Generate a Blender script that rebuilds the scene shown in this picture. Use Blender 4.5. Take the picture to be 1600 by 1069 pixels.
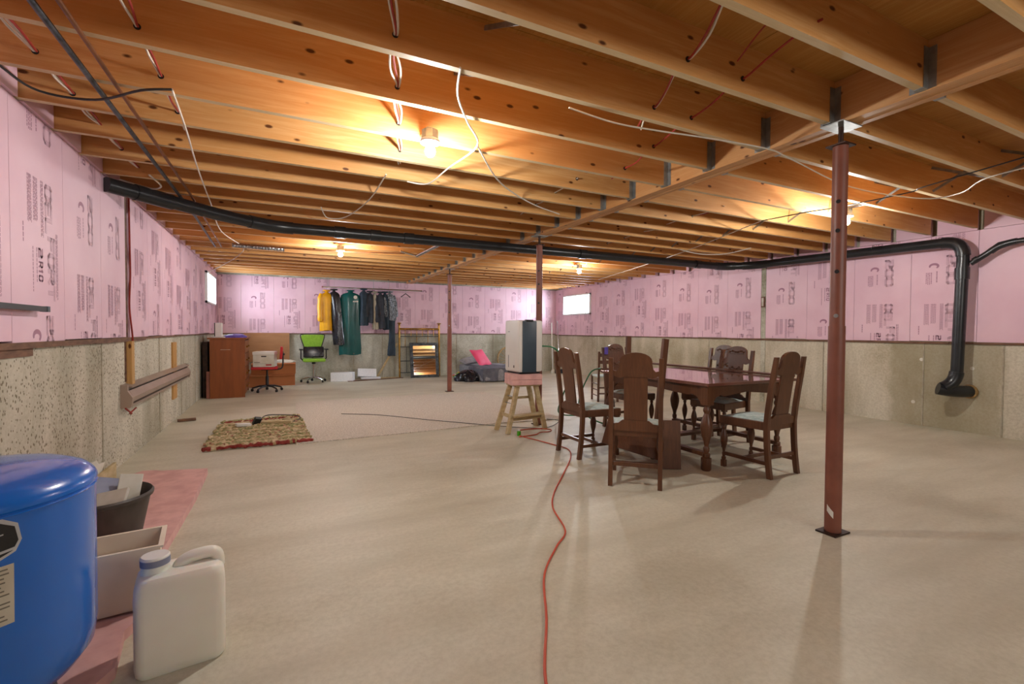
import bpy, bmesh, math, random
from mathutils import Vector, Matrix, Euler
R = math.radians
random.seed(7)
S = bpy.context.scene
COL = S.collection
for _o in list(bpy.data.objects): bpy.data.objects.remove(_o)

# ------------------------------------------------------------ camera, light, exposure
F_PX, YAW, PITCH, ROLL, EYE = 733.48, 0.456105, -0.023235, 0.0052055, 1.2
fw = Vector((math.sin(YAW)*math.cos(PITCH), math.cos(YAW)*math.cos(PITCH), math.sin(PITCH)))
r0 = Vector((math.cos(YAW), -math.sin(YAW), 0)); u0 = r0.cross(fw)
rt = r0*math.cos(ROLL) + u0*math.sin(ROLL); up = rt.cross(fw)
cam_d = bpy.data.cameras.new('camera'); cam = bpy.data.objects.new('camera', cam_d); COL.objects.link(cam)
cam.matrix_world = Matrix(((rt.x, up.x, -fw.x, 0), (rt.y, up.y, -fw.y, 0), (rt.z, up.z, -fw.z, EYE), (0, 0, 0, 1)))
cam_d.sensor_width = 36; cam_d.lens = F_PX*36/1600; cam_d.clip_start = .05; cam_d.clip_end = 200
S.camera = cam
W = bpy.data.worlds.new('daylight'); S.world = W; W.use_nodes = True
W.node_tree.nodes['Background'].inputs[0].default_value = (.86, .93, 1, 1)
W.node_tree.nodes['Background'].inputs[1].default_value = 2.2
S.view_settings.view_transform = 'Standard'; S.view_settings.look = 'None'
S.view_settings.gamma = 1; S.view_settings.use_curve_mapping = False
S.view_settings.exposure = 1.62
BULB = 580.0                       # emission strength of the four ceiling bulbs
BULB_COL = (1, .985, .95)
def area(name, loc, rot, sx, sy, e, col):
    d = bpy.data.lights.new(name, 'AREA'); d.shape = 'RECTANGLE'; d.size = sx; d.size_y = sy; d.energy = e; d.color = col
    o = bpy.data.objects.new(name, d); COL.objects.link(o); o.location = loc; o.rotation_euler = rot; return o
# daylight falling in at the two windows, and an added soft fill light behind the camera
area('window_daylight', (7.78, 11.04, 2.0), (0, R(80), 0), .55, 1.25, 45, (.78, .88, 1))
area('window_daylight', (-1.72, 10.95, 2.05), (0, R(-80), 0), .55, 1.2, 36, (.78, .88, 1))
area('fill_light', (2.6, -2.3, 2.1), (R(78), 0, 0), 2.6, .6, 17, (1, .97, .93))  # added fill, brightens the surfaces that face the camera

# ------------------------------------------------------------ materials
def lin(c):
    if isinstance(c, str): c = [int(c[i:i+2], 16)/255 for i in (0, 2, 4)]
    return tuple(((v/12.92) if v <= .04045 else ((v+.055)/1.055)**2.4) for v in c) + (1,)
def nodes(name):
    m = bpy.data.materials.new(name); m.use_nodes = True
    nt = m.node_tree; return m, nt, nt.nodes['Principled BSDF']
def nd(nt, t, **k):
    n = nt.nodes.new(t)
    for a, b in k.items():
        if a in n.inputs.keys(): n.inputs[a].default_value = b
        else: setattr(n, a, b)
    return n
def ramp(nt, fac, stops):
    r = nt.nodes.new('ShaderNodeValToRGB'); e = r.color_ramp.elements
    while len(e) < len(stops): e.new(.5)
    for i, (p, c) in enumerate(stops): e[i].position = p; e[i].color = lin(c) if isinstance(c, str) else c
    nt.links.new(fac, r.inputs[0]); return r.outputs[0]
def coords(nt, scale, world=False):
    mp = nd(nt, 'ShaderNodeMapping'); mp.inputs['Scale'].default_value = scale
    if world: g = nt.nodes.new('ShaderNodeNewGeometry'); nt.links.new(g.outputs['Position'], mp.inputs[0])
    else: g = nt.nodes.new('ShaderNodeTexCoord'); nt.links.new(g.outputs['Object'], mp.inputs[0])
    return mp.outputs[0]
def mixc(nt, fac, a, b, mode='MIX'):
    m = nt.nodes.new('ShaderNodeMix'); m.data_type = 'RGBA'; m.blend_type = mode
    for s, v in ((0, fac), (6, a), (7, b)):
        if hasattr(v, 'links'): nt.links.new(v, m.inputs[s])
        else: m.inputs[s].default_value = v if s == 0 or not isinstance(v, str) else lin(v)
    return m.outputs[2]
def noise(nt, vec, sc, det=3, rough=.55, dist=0):
    n = nd(nt, 'ShaderNodeTexNoise', Scale=sc, Detail=det, Roughness=rough, Distortion=dist); nt.links.new(vec, n.inputs['Vector']); return n.outputs[0]
def bump(nt, b, h, s, d=.01):
    n = nd(nt, 'ShaderNodeBump', Strength=s, Distance=d); nt.links.new(h, n.inputs['Height']); nt.links.new(n.outputs[0], b.inputs['Normal'])
def pm(name, c1, c2=None, sc=6, st=(1, 1, 1), rough=.6, metal=0, bmp=0, det=3, coat=0, world=False, spec=.5, trans=0):
    m, nt, b = nodes(name); c2 = c2 or c1
    v = coords(nt, st, world); n = noise(nt, v, sc, det)
    nt.links.new(ramp(nt, n, [(.35, c1), (.65, c2)]), b.inputs['Base Color'])
    b.inputs['Roughness'].default_value = rough; b.inputs['Metallic'].default_value = metal
    b.inputs['Coat Weight'].default_value = coat; b.inputs['Specular IOR Level'].default_value = spec
    b.inputs['Transmission Weight'].default_value = trans
    if bmp: bump(nt, b, n, bmp)
    return m
def lumber(name, axis, a, bcol, dark, knots=True):
    """sawn spruce: grain along axis, darker growth lines, round knots"""
    m, nt, b = nodes(name)
    st = [9, 9, 9]; st[axis] = .55
    v = coords(nt, st, True); g = noise(nt, v, 3.2, 5, .6, .6)
    base = ramp(nt, g, [(.3, a), (.55, bcol), (.72, a)])
    big = noise(nt, coords(nt, [.5 if i == axis else 2.3 for i in range(3)], True), 1.3, 2)
    base = mixc(nt, ramp(nt, big, [(.4, (0, 0, 0, 1)), (.65, (.6, .6, .6, 1))]), base, dark)
    if knots:
        ks = [9, 9, 9]; ks[axis] = 4.2
        vo = nd(nt, 'ShaderNodeTexVoronoi', Scale=1.0, Randomness=1.0); nt.links.new(coords(nt, ks, True), vo.inputs['Vector'])
        kf = ramp(nt, vo.outputs['Distance'], [(.07, (1, 1, 1, 1)), (.12, (0, 0, 0, 1))])
        base = mixc(nt, kf, base, '5a3216')
    nt.links.new(base, b.inputs['Base Color']); b.inputs['Roughness'].default_value = .50; b.inputs['Specular IOR Level'].default_value = .3
    bump(nt, b, g, .15, .004); return m
def concrete(name, a, b_, stain, pits=0, world_st=(1, 1, 1), streak=None, rough=.8):
    m, nt, b = nodes(name)
    n1 = noise(nt, coords(nt, world_st, True), 1.1, 5, .6)
    base = ramp(nt, n1, [(.36, stain), (.48, a), (.62, b_)])
    n2 = noise(nt, coords(nt, (1, 1, 1), True), 38, 4, .7)
    base = mixc(nt, .35, base, ramp(nt, n2, [(.35, stain), (.6, b_)]), 'MIX')
    if streak:
        n3 = noise(nt, coords(nt, streak, True), 1.0, 4, .6)
        base = mixc(nt, ramp(nt, n3, [(.45, (0, 0, 0, 1)), (.68, (.62, .62, .62, 1))]), base, stain)
    h = n2
    if pits:
        vo = nd(nt, 'ShaderNodeTexVoronoi', Scale=pits, Randomness=1.0); nt.links.new(coords(nt, (1, 1, .8), True), vo.inputs['Vector'])
        msk = noise(nt, coords(nt, (1, 1, 1), True), 2.6, 3, .7)
        mk = nd(nt, 'ShaderNodeMath', operation='MULTIPLY'); nt.links.new(msk, mk.inputs[0]); mk.inputs[1].default_value = .62
        lt = nd(nt, 'ShaderNodeMath', operation='LESS_THAN'); nt.links.new(vo.outputs['Distance'], lt.inputs[0]); nt.links.new(mk.outputs[0], lt.inputs[1])
        k = nd(nt, 'ShaderNodeMath', operation='MULTIPLY'); nt.links.new(lt.outputs[0], k.inputs[0])
        vc = nd(nt, 'ShaderNodeSeparateColor'); nt.links.new(vo.outputs['Color'], vc.inputs[0])
        gt = nd(nt, 'ShaderNodeMath', operation='GREATER_THAN'); nt.links.new(vc.outputs[0], gt.inputs[0]); gt.inputs[1].default_value = .40
        nt.links.new(gt.outputs[0], k.inputs[1])
        base = mixc(nt, k.outputs[0], base, '7a705c'); 
    nt.links.new(base, b.inputs['Base Color']); b.inputs['Roughness'].default_value = rough
    b.inputs['Specular IOR Level'].default_value = .3
    bump(nt, b, h, .25, .004); return m
M = {}
M['joist'] = lumber('spruce_joist', 0, 'dfb27a', 'd09a5c', 'bb7c40')
M['under'] = lumber('weathered_joist_edge', 0, 'dcc7a2', 'd0b88f', 'c2a87e', False)
M['beam'] = lumber('laminated_beam', 1, 'd9ab78', 'c9935c', 'b98048')
M['edge'] = lumber('sawn_lumber_end', 2, 'd2b384', 'c79c62', 'b98c52', False)
M['ply'] = lumber('plywood_subfloor', 1, 'c99a58', 'b98240', 'a06c2e', False)
M['floor'] = concrete('slab_concrete', 'c8c3af', 'd3cebb', 'b2ab95', 0, (.6, .9, 1), (.45, 2.6, 1), .5)
M['conL'] = concrete('pitted_concrete', 'bfb8a6', 'd3ccbb', '9a927d', 52, (1, 1, .5), (1, 3, .35))
M['conB'] = concrete('stained_concrete', 'c0bdab', 'd2d1c4', '857f68', 0, (.9, .9, .9), (2.6, 1, .4))
M['conR'] = concrete('tan_concrete', 'c6bda8', 'd6cebc', '9a8f74', 0, (1, .8, .7), (1, 2.4, .4))
nt = M['conR'].node_tree; b = nt.nodes['Principled BSDF']
ge = nt.nodes.new('ShaderNodeNewGeometry'); sp = nt.nodes.new('ShaderNodeSeparateXYZ'); nt.links.new(ge.outputs['Position'], sp.inputs[0])
wob = noise(nt, coords(nt, (1, 1, 1), True), 5, 3)
ad = nd(nt, 'ShaderNodeMath', operation='MULTIPLY_ADD'); nt.links.new(wob, ad.inputs[0]); ad.inputs[1].default_value = .16; nt.links.new(sp.outputs['Y'], ad.inputs[2])
sb = nd(nt, 'ShaderNodeMath', operation='SUBTRACT'); nt.links.new(ad.outputs[0], sb.inputs[0]); sb.inputs[1].default_value = 2.98
ab = nd(nt, 'ShaderNodeMath', operation='ABSOLUTE'); nt.links.new(sb.outputs[0], ab.inputs[0])
fac = ramp(nt, ab.outputs[0], [(.52, (.55, .55, .55, 1)), (.60, (0, 0, 0, 1))])
old = b.inputs['Base Color'].links[0].from_socket; nt.links.new(mixc(nt, fac, old, '91876a'), b.inputs['Base Color'])
M['seam'] = pm('form_seam', '9a917e', 'b3aa96', 12, rough=.85)
M['pink'] = pm('foam_board', 'e6c2cf', 'dfb7c6', 2.2, rough=.55, world=True, bmp=.03)
M['pinkedge'] = pm('foam_board_edge', 'dfb0aa', 'cc9c96', 9, rough=.8, bmp=.3)
M['ink'] = pm('printed_ink', 'a9788d', 'a27186', 3, rough=.6)
M['sill'] = pm('ledge_lumber', '7d5a44', '5f4232', 9, (1, 1, 4), rough=.8)
M['stud'] = lumber('stud_lumber', 2, 'cfa66a', 'c0935a', 'b2834a')
M['plywhite'] = pm('painted_offcut', 'd8d6cc', 'c9c4b2', 7, rough=.7)
M['postred'] = pm('primed_steel', '87503f', '774536', 5, rough=.45, bmp=.02)
M['rust'] = pm('dark_steel', '4a352b', '2f2320', 14, rough=.5, metal=.6)
M['abs'] = pm('black_abs_plastic', '1b1d20', '26292c', 5, rough=.3)
M['galv'] = pm('galvanised_steel', 'a9adac', '8d9190', 16, rough=.42, metal=.75)
M['white'] = pm('white_plastic', 'e6e4de', 'dcdad2', 3, rough=.4)
M['cable_w'] = pm('white_cable', 'ded9cd', 'cfc9ba', 8, rough=.5)
M['cable_r'] = pm('red_cable', 'a8352c', '8e2a24', 8, rough=.5)
M['cable_b'] = pm('black_cable', '1d1c1d', '2b2a2a', 8, rough=.5)
M['copper'] = pm('aged_copper', '8d5b3a', '6f4a34', 9, rough=.4, metal=.7)
M['greenhose'] = pm('green_hose', '1f6a43', '2a7d52', 7, rough=.4)
M['orange'] = pm('orange_cord', 'd0573a', 'c24a30', 6, rough=.5)
M['oak'] = lumber('dark_oak', 2, '71492f', '5d3a26', '4c2d1d', False)
M['oak'].node_tree.nodes['Principled BSDF'].inputs['Roughness'].default_value = .33
M['oak'].node_tree.nodes['Principled BSDF'].inputs['Specular IOR Level'].default_value = .5
M['oaktop'] = pm('polished_table_top', '6e4438', '7c5044', 3, (1, 7, 1), rough=.22, coat=1)
M['seatcloth'] = pm('pale_floral_seat', 'c3d0cc', '9fb4b2', 26, rough=.8)
M['blue'] = pm('blue_enamel', '0862c4', '0d6cd0', 1.4, rough=.24, coat=.5)
M['black'] = pm('black_plastic', '141414', '1e1e20', 5, rough=.45)
M['blackbag'] = pm('black_vinyl', '15151a', '23232a', 5, rough=.25, bmp=.3)
M['silver'] = pm('silver_print', 'c8cacc', 'b6b8ba', 5, rough=.35)
M['label'] = pm('label_paper', 'cfc8b6', 'c2bba8', 8, rough=.7)
M['print'] = pm('label_print', '6f695c', '7b7567', 5, rough=.7)
M['jug'] = pm('translucent_jug', 'f0ede2', 'e6e3d6', 3, rough=.4, spec=.4)
M['jug'].node_tree.nodes['Principled BSDF'].inputs['Subsurface Weight'].default_value = .25
M['bin'] = pm('cream_bin_plastic', 'e8dcc9', 'decfb9', 4, rough=.45)
M['bucket'] = pm('grimy_black_bucket', '2b2421', '4a413c', 7, (1, 1, .4), rough=.5)
M['newsblue'] = pm('blue_grey_packaging', '8f95ac', '767c94', 5, rough=.5)
M['news'] = pm('crumpled_card', 'cfc9bd', 'b5ad9f', 7, rough=.7)
M['carpet'] = pm('beige_carpet', 'dfd6c8', 'b2a797', 70, rough=.95, bmp=.6)
M['brown'] = pm('brown_veneer', '8a4a1c', '7a3f16', 2.5, (6, 6, .7), rough=.4, world=True)
M['cardboard'] = pm('cardboard', 'ad7f57', 'a37650', 3, (1, 1, 5), rough=.8)
M['kraft'] = pm('orange_brown_carton', 'b37040', 'a86838', 3, rough=.75)
M['red'] = pm('red_fabric', 'b8262c', 'a82026', 12, rough=.8)
M['greenfab'] = pm('lime_mesh', '8fbf3a', '82b230', 30, rough=.8)
M['chrome'] = pm('chrome', 'cfd1d3', 'bcbec0', 3, rough=.14, metal=1)
M['styro'] = pm('styrofoam', 'eef0f2', 'e2e6ea', 30, rough=.9, bmp=.1)
M['brass'] = pm('brass', 'c49a4c', '9a7434', 7, rough=.26, metal=.9)
M['iron'] = pm('dark_ornate_metal', '565b60', '25292e', 18, rough=.4, metal=.5)
M['mirror'] = pm('mirror_glass', 'e8ecec', 'e8ecec', 1, rough=.03, metal=1)
M['mattress'] = pm('grey_ticking', '9b9ba0', '88888e', 16, rough=.9)
M['blanket'] = pm('grey_blanket', '6d6e78', '5a5b66', 9, rough=.95, bmp=.3)
M['pinkcush'] = pm('hot_pink_cover', 'f0507c', 'e8466f', 4, rough=.6)
M['greypil'] = pm('pale_grey_pillow', 'a9aaac', '8e9093', 8, rough=.9)
M['wicker'] = pm('rattan', 'b2925e', '8c6c3e', 20, rough=.6)
M['dehum'] = pm('dehumidifier_grey', 'dedbd4', 'd6d3cb', 2, rough=.4)
M['slate'] = pm('slate_blue_plastic', '3c4c58', '344450', 3, rough=.4)
M['ladder'] = pm('old_pine_ladder', 'c8b48c', 'b29c70', 10, (1, 1, 3), rough=.7)
M['heater'] = pm('taupe_enamel', 'a18d7e', '988476', 3, rough=.42)
M['yellow'] = pm('yellow_raincoat', 'f2b312', 'e0a008', 5, rough=.4)
M['teal'] = pm('dark_green_rubber', '0c4c4a', '115a56', 2, rough=.24)
M['navy'] = pm('navy_cloth', '1e2c38', '2a3a46', 9, rough=.8)
M['charcoal'] = pm('charcoal_cloth', '22242a', '33353d', 9, rough=.8)
M['beige'] = pm('beige_cloth', 'b3ab97', '9f9783', 9, rough=.85)
M['camo'] = pm('black_grey_pattern', '15171a', '8f959b', 30, rough=.6)
M['foil'] = pm('foil_duct', 'c2c4c6', '6f7274', 45, rough=.3, metal=.9, bmp=.8)
M['frame'] = pm('white_window_frame', 'e9ebea', 'dfe2e2', 3, rough=.45)
M['purple'] = pm('purple_plastic', '6a57b8', '5a48a6', 6, rough=.4)
M['green'] = pm('bright_green', '4fb51f', '3f9c14', 6, rough=.5)
M['porcelain'] = pm('porcelain', 'f0efea', 'e6e5df', 2, rough=.3)
def emis(name, col, s):
    m, nt, b = nodes(name); b.inputs['Base Color'].default_value = (.9, .9, .9, 1)
    b.inputs['Emission Color'].default_value = (*col, 1); b.inputs['Emission Strength'].default_value = s; return m
M['bulb'] = emis('glowing_bulb', BULB_COL, BULB)
m, nt, b = nodes('window_glass'); M['glass'] = m
tr = nt.nodes.new('ShaderNodeBsdfTransparent'); gl = nt.nodes.new('ShaderNodeBsdfGlossy'); gl.inputs['Roughness'].default_value = .02
mx = nt.nodes.new('ShaderNodeMixShader'); mx.inputs[0].default_value = .06
nt.links.new(tr.outputs[0], mx.inputs[1]); nt.links.new(gl.outputs[0], mx.inputs[2]); nt.links.new(mx.outputs[0], nt.nodes['Material Output'].inputs[0])

# ------------------------------------------------------------ mesh helpers
class B:
    def __init__(s): s.v = []; s.f = []; s.mi = []; s.m = 0
    def add(s, vs, fs):
        n = len(s.v); s.v += [tuple(v) for v in vs]; s.f += [tuple(i+n for i in f) for f in fs]; s.mi += [s.m]*len(fs); return s
    def box(s, x0, x1, y0, y1, z0, z1):
        return s.add([(x, y, z) for z in (z0, z1) for y in (y0, y1) for x in (x0, x1)],
                     [(0, 2, 3, 1), (4, 5, 7, 6), (0, 1, 5, 4), (2, 6, 7, 3), (0, 4, 6, 2), (1, 3, 7, 5)])
    def rbox(s, c, size, rot=(0, 0, 0)):
        E_ = Euler(rot).to_matrix(); c = Vector(c); h = Vector(size)/2
        vs = [c + E_ @ Vector((x*h.x, y*h.y, z*h.z)) for z in (-1, 1) for y in (-1, 1) for x in (-1, 1)]
        return s.add(vs, [(0, 2, 3, 1), (4, 5, 7, 6), (0, 1, 5, 4), (2, 6, 7, 3), (0, 4, 6, 2), (1, 3, 7, 5)])
    def beam(s, p0, p1, w, h, upv=(0, 0, 1)):
        """rectangular bar from p0 to p1"""
        p0, p1 = Vector(p0), Vector(p1); d = (p1-p0).normalized(); upv = Vector(upv)
        a = d.cross(upv)
        if a.length < 1e-4: a = d.cross(Vector((1, 0, 0)))
        a.normalize(); c = a.cross(d)
        vs = [p + a*(x*w/2) + c*(z*h/2) for p in (p0, p1) for z in (-1, 1) for x in (-1, 1)]
        return s.add(vs, [(0, 1, 3, 2), (4, 6, 7, 5), (0, 4, 5, 1), (2, 3, 7, 6), (0, 2, 6, 4), (1, 5, 7, 3)])
    def tube(s, pts, r, n=8, closed=False):
        pts = [Vector(p) for p in pts]; k = len(pts); rs = r if isinstance(r, (list, tuple)) else [r]*k
        vs = []; a = None
        for i, p in enumerate(pts):
            d = (pts[(i+1) % k]-pts[i-1]) if closed else (pts[min(i+1, k-1)]-pts[max(i-1, 0)])
            d = d.normalized() if d.length > 1e-9 else Vector((0, 0, 1))
            if a is None: a = d.orthogonal().normalized()
            a = (a - d*a.dot(d)); a = a.normalized() if a.length > 1e-6 else d.orthogonal().normalized()
            c = d.cross(a)
            vs += [p + (a*math.cos(t*2*math.pi/n) + c*math.sin(t*2*math.pi/n))*rs[i] for t in range(n)]
        fs = []
        for i in range(k if closed else k-1):
            j = (i+1) % k
            for t in range(n): fs.append((i*n+t, i*n+(t+1) % n, j*n+(t+1) % n, j*n+t))
        if not closed: fs += [tuple(range(n))[::-1], tuple(range((k-1)*n, k*n))]
        return s.add(vs, fs)
    def cyl(s, p0, p1, r0, r1=None, n=16): return s.tube([p0, p1], [r0, r0 if r1 is None else r1], n)
    def lathe(s, prof, c=(0, 0, 0), n=20):
        vs = [(c[0]+r*math.cos(t*2*math.pi/n), c[1]+r*math.sin(t*2*math.pi/n), c[2]+z) for r, z in prof for t in range(n)]
        fs = [(i*n+t, i*n+(t+1) % n, (i+1)*n+(t+1) % n, (i+1)*n+t) for i in range(len(prof)-1) for t in range(n)]
        return s.add(vs, fs + [tuple(range(n))[::-1], tuple(range((len(prof)-1)*n, len(prof)*n))])
    def prism(s, poly, d0, d1, f):
        """2-D polygon pushed from depth d0 to d1; f(a, b, depth) gives the 3-D point"""
        k = len(poly); vs = [f(a, b_, d0) for a, b_ in poly] + [f(a, b_, d1) for a, b_ in poly]
        return s.add(vs, [tuple(range(k)), tuple(range(2*k-1, k-1, -1))] + [(i, i+k, (i+1) % k+k, (i+1) % k) for i in range(k)])
    def build(s, name, mats, parent=None, smooth=False, bev=0, **t):
        me = bpy.data.meshes.new(name); me.from_pydata(s.v, [], s.f)
        for mm in (mats if isinstance(mats, list) else [mats]): me.materials.append(mm)
        if any(s.mi): me.polygons.foreach_set('material_index', s.mi)
        me.update()
        bm = bmesh.new(); bm.from_mesh(me)
        if name not in FLAT: bmesh.ops.recalc_face_normals(bm, faces=bm.faces)
        if bev: bmesh.ops.bevel(bm, geom=bm.edges[:], offset=bev, segments=2, affect='EDGES', profile=.6)
        bm.to_mesh(me); bm.free()
        if smooth:
            me.polygons.foreach_set('use_smooth', [True]*len(me.polygons))
            try: me.set_sharp_from_angle(angle=R(38))
            except Exception: pass
        o = bpy.data.objects.new(name, me); COL.objects.link(o)
        if parent: o.parent = parent
        return tag(o, **t)
FLAT = {'printed_lettering'}
def tag(o, label=None, category=None, group=None, kind=None):
    for k, v in (('label', label), ('category', category), ('group', group), ('kind', kind)):
        if v: o[k] = v
    return o
def empty(name, loc=(0, 0, 0), rz=0, **t):
    o = bpy.data.objects.new(name, None); COL.objects.link(o); o.empty_display_size = .1
    o.location = loc; o.rotation_euler = (0, 0, rz); return tag(o, **t)
def kids(o): return [c for c in bpy.data.objects if c.parent == o]
def copy_tree(o, parent=None):
    c = o.copy(); COL.objects.link(c)
    if parent: c.parent = parent
    for ch in kids(o): copy_tree(ch, c)
    return c
def smooth_pts(P, n=6):
    P = [Vector(p) for p in P]; out = []
    for i in range(len(P)-1):
        a, b_, c, d = P[max(i-1, 0)], P[i], P[i+1], P[min(i+2, len(P)-1)]
        for k in range(n):
            t = k/n; out.append(.5*((2*b_)+(c-a)*t+(2*a-5*b_+4*c-d)*t*t+(3*b_-a-3*c+d)*t**3))
    return out + [P[-1]]
def cable(name, pts, r, mat, label, cat='cable', sm=6, n=6, group=None):
    b_ = B().tube(smooth_pts(pts, sm), r, n); return b_.build(name, mat, smooth=True, label=label, category=cat, group=group)

# ------------------------------------------------------------ room shell
XL, XR, YB, YN = -1.28, 7.45, 12.2, -2.8
ZL, ZJ, ZS = 1.12, 2.43, 2.67        # concrete ledge, joist underside, subfloor underside
B().box(XL-.3, XR+.5, YN-.2, YB+.3, -.15, 0).build('floor', M['floor'], kind='structure')
WINL, WINR = (10.3, 11.6, 1.70, 2.29), (10.37, 11.71, 1.665, 2.23)
def wall_x(name, xin, xout, win, cm, seams):
    w = B(); lo, hi = min(xin, xout), max(xin, xout)
    w.box(lo, hi, YN, YB, 0, ZL)
    o = w.build(name, cm, kind='structure'); s = 1 if xout < xin else -1
    u = B(); a, b_, z0, z1 = win; bx = (xin-s*.05, xout)
    for y0, y1, q0, q1 in ((YN, a, ZL, 2.75), (b_, YB, ZL, 2.75), (a, b_, ZL, z0), (a, b_, z1, 2.75)): u.box(min(bx), max(bx), y0, y1, q0, q1)
    u.build('upper_wall', cm, o)
    for y in seams: B().box(min(xin, xin+s*.006), max(xin, xin+s*.006), y-.007, y+.007, 0, ZL-.005).build('form_seam', M['seam'], o)
    return o
wl = wall_x('wall_left', XL, XL-.35, WINL, M['conL'], [2.4, 4.75, 6.69, 8.0, 9.2, 10.4])
wr = wall_x('wall_right', XR, XR+.35, WINR, M['conR'], [1.2, 2.35, 3.1, 4.35, 5.33, 6.5, 7.7, 8.9, 10.1])
wb = B().box(XL-.3, XR+.3, YB, YB+.3, 0, 2.75).build('wall_back', M['conB'], kind='structure')
for x in (.75, 1.6, 2.3, 4.3, 5.4, 6.5): B().box(x-.007, x+.007, YB-.006, YB, 0, ZL-.005).build('form_seam', M['seam'], wb)
B().box(XL-.3, XR+.3, YN-.2, YN, 0, 2.75).build('wall_front', M['conR'], kind='structure')

# ---- foam boards with their printed lettering
GL = {  # letters as strokes in a unit box
 'C': [[(1, .72), (1, .86), (.84, 1), (.16, 1), (0, .84), (0, .16), (.16, 0), (.84, 0), (1, .14), (1, .28)]],
 'E': [[(1, 1), (.16, 1), (0, .84), (0, .16), (.16, 0), (1, 0)], [(0, .5), (.85, .5)]],
 'L': [[(0, 1), (0, 0), (1, 0)]], 'F': [[(1, 1), (0, 1), (0, 0)], [(0, .52), (.85, .52)]],
 'O': [[(.16, 0), (.84, 0), (1, .16), (1, .84), (.84, 1), (.16, 1), (0, .84), (0, .16), (.16, 0)]],
 'R': [[(0, 0), (0, 1), (.84, 1), (1, .84), (1, .62), (.84, .48), (0, .48)], [(.55, .48), (1, 0)]],
 'T': [[(0, 1), (1, 1)], [(.5, 1), (.5, 0)]],
 '2': [[(0, 1), (.84, 1), (1, .86), (1, .62), (.84, .52), (.16, .52), (0, .38), (0, 0), (1, 0)]],
 '0': [[(.16, 0), (.84, 0), (1, .16), (1, .84), (.84, 1), (.16, 1), (0, .84), (0, .16), (.16, 0)]],
 '1': [[(.2, .8), (.5, 1), (.5, 0)]], 'I': [[(.5, 1), (.5, 0)]],
}
def stroke_quads(st, w):
    out = []
    for (x0, y0), (x1, y1) in zip(st, st[1:]):
        d = Vector((x1-x0, y1-y0)); L = d.length
        if L < 1e-6: continue
        d /= L; e = w/2*.92; n = Vector((-d.y, d.x))*w/2; a = Vector((x0, y0))-d*e; c = Vector((x1, y1))+d*e
        out.append([a+n, a-n, c-n, c+n])
    return out
def word(s, v0, u0, adv, h, gap, layers):
    """reads downwards: v is distance down, u is distance to the right; returns (layer, ink?, quads in u,v)"""
    out = []
    for i, ch in enumerate(s):
        if ch not in GL: continue
        for st in GL[ch]:
            pts = [(v0+i*adv+gap/2+x*(adv-gap), u0+y*h) for x, y in st]
            for k, (w, ink) in enumerate(layers):
                for q in stroke_quads(pts, w): out.append((k, ink, [(p[1], p[0]) for p in q]))
    return out
def text_lines(u0, u1, v0, v1, n, seed):
    rr = random.Random(seed); out = []; du = (u1-u0)/n
    for i in range(n):
        u = u0+i*du; v = v0
        while v < v1-.01:
            l = rr.uniform(.012, .03); e = min(v+l, v1); out.append((0, 1, [(u, v), (u+du*.5, v), (u+du*.5, e), (u, e)])); v = e+.005
    return out
OUT4 = [(.025, 1), (.0205, 0), (.010, 1), (.006, 0)]
PRINT = (word('CEL', 0, -.088, .1, .076, .03, OUT4) + word('FORT', .31, -.058, .098, .076, .03, OUT4)
         + word('200', .79, -.088, .122, .076, .03, OUT4)
         + text_lines(-.152, -.115, .0, .33, 4, 1) + text_lines(.045, .075, .28, .69, 3, 2)
         + text_lines(-.245, -.19, 0, .25, 6, 3) + text_lines(-.315, -.262, 0, .27, 6, 4) + text_lines(-.372, -.352, .28, .39, 1, 5)
         + word('2', .40, -.185, .055, .045, .01, [(.013, 1)]) + word('R10', .475, -.185, .04, .045, .012, [(.011, 1)])
         + text_lines(-.215, -.198, .40, .60, 1, 6) + text_lines(-.262, -.245, .40, .66, 1, 7)
         + text_lines(-.305, -.235, .99, 1.14, 4, 8) + text_lines(-.198, -.176, .98, 1.13, 1, 9))
def swoosh():
    out = []; N = 12
    for i in range(N):
        def pt(t):
            a = R(200 - 250*t); w = .013+.012*math.sin(math.pi*t); c = (-.225, .915)
            return (c[0]+(.034+w/2)*math.cos(a)*1.25, c[1]-(.026+w/2)*math.sin(a)*1.1), (c[0]+(.034-w/2)*math.cos(a)*1.25, c[1]-(.026-w/2)*math.sin(a)*1.1)
        a0, a1 = pt(i/N); b0, b1 = pt((i+1)/N); out.append((0, 1, [a0, a1, b1, b0]))
    return out
PRINT += swoosh()
PERIOD = 1.39
def clip(poly, rect):
    for ax, lim, sg in ((0, rect[0], 1), (0, rect[1], -1), (1, rect[2], 1), (1, rect[3], -1)):
        out = []
        for i in range(len(poly)):
            p, q = poly[i-1], poly[i]; dp, dq = (p[ax]-lim)*sg, (q[ax]-lim)*sg
            if (dp >= 0) != (dq >= 0):
                t = dp/(dp-dq); out.append((p[0]+(q[0]-p[0])*t, p[1]+(q[1]-p[1])*t))
            if dq >= 0: out.append(q)
        poly = out
        if len(poly) < 3: return []
    return poly
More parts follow.
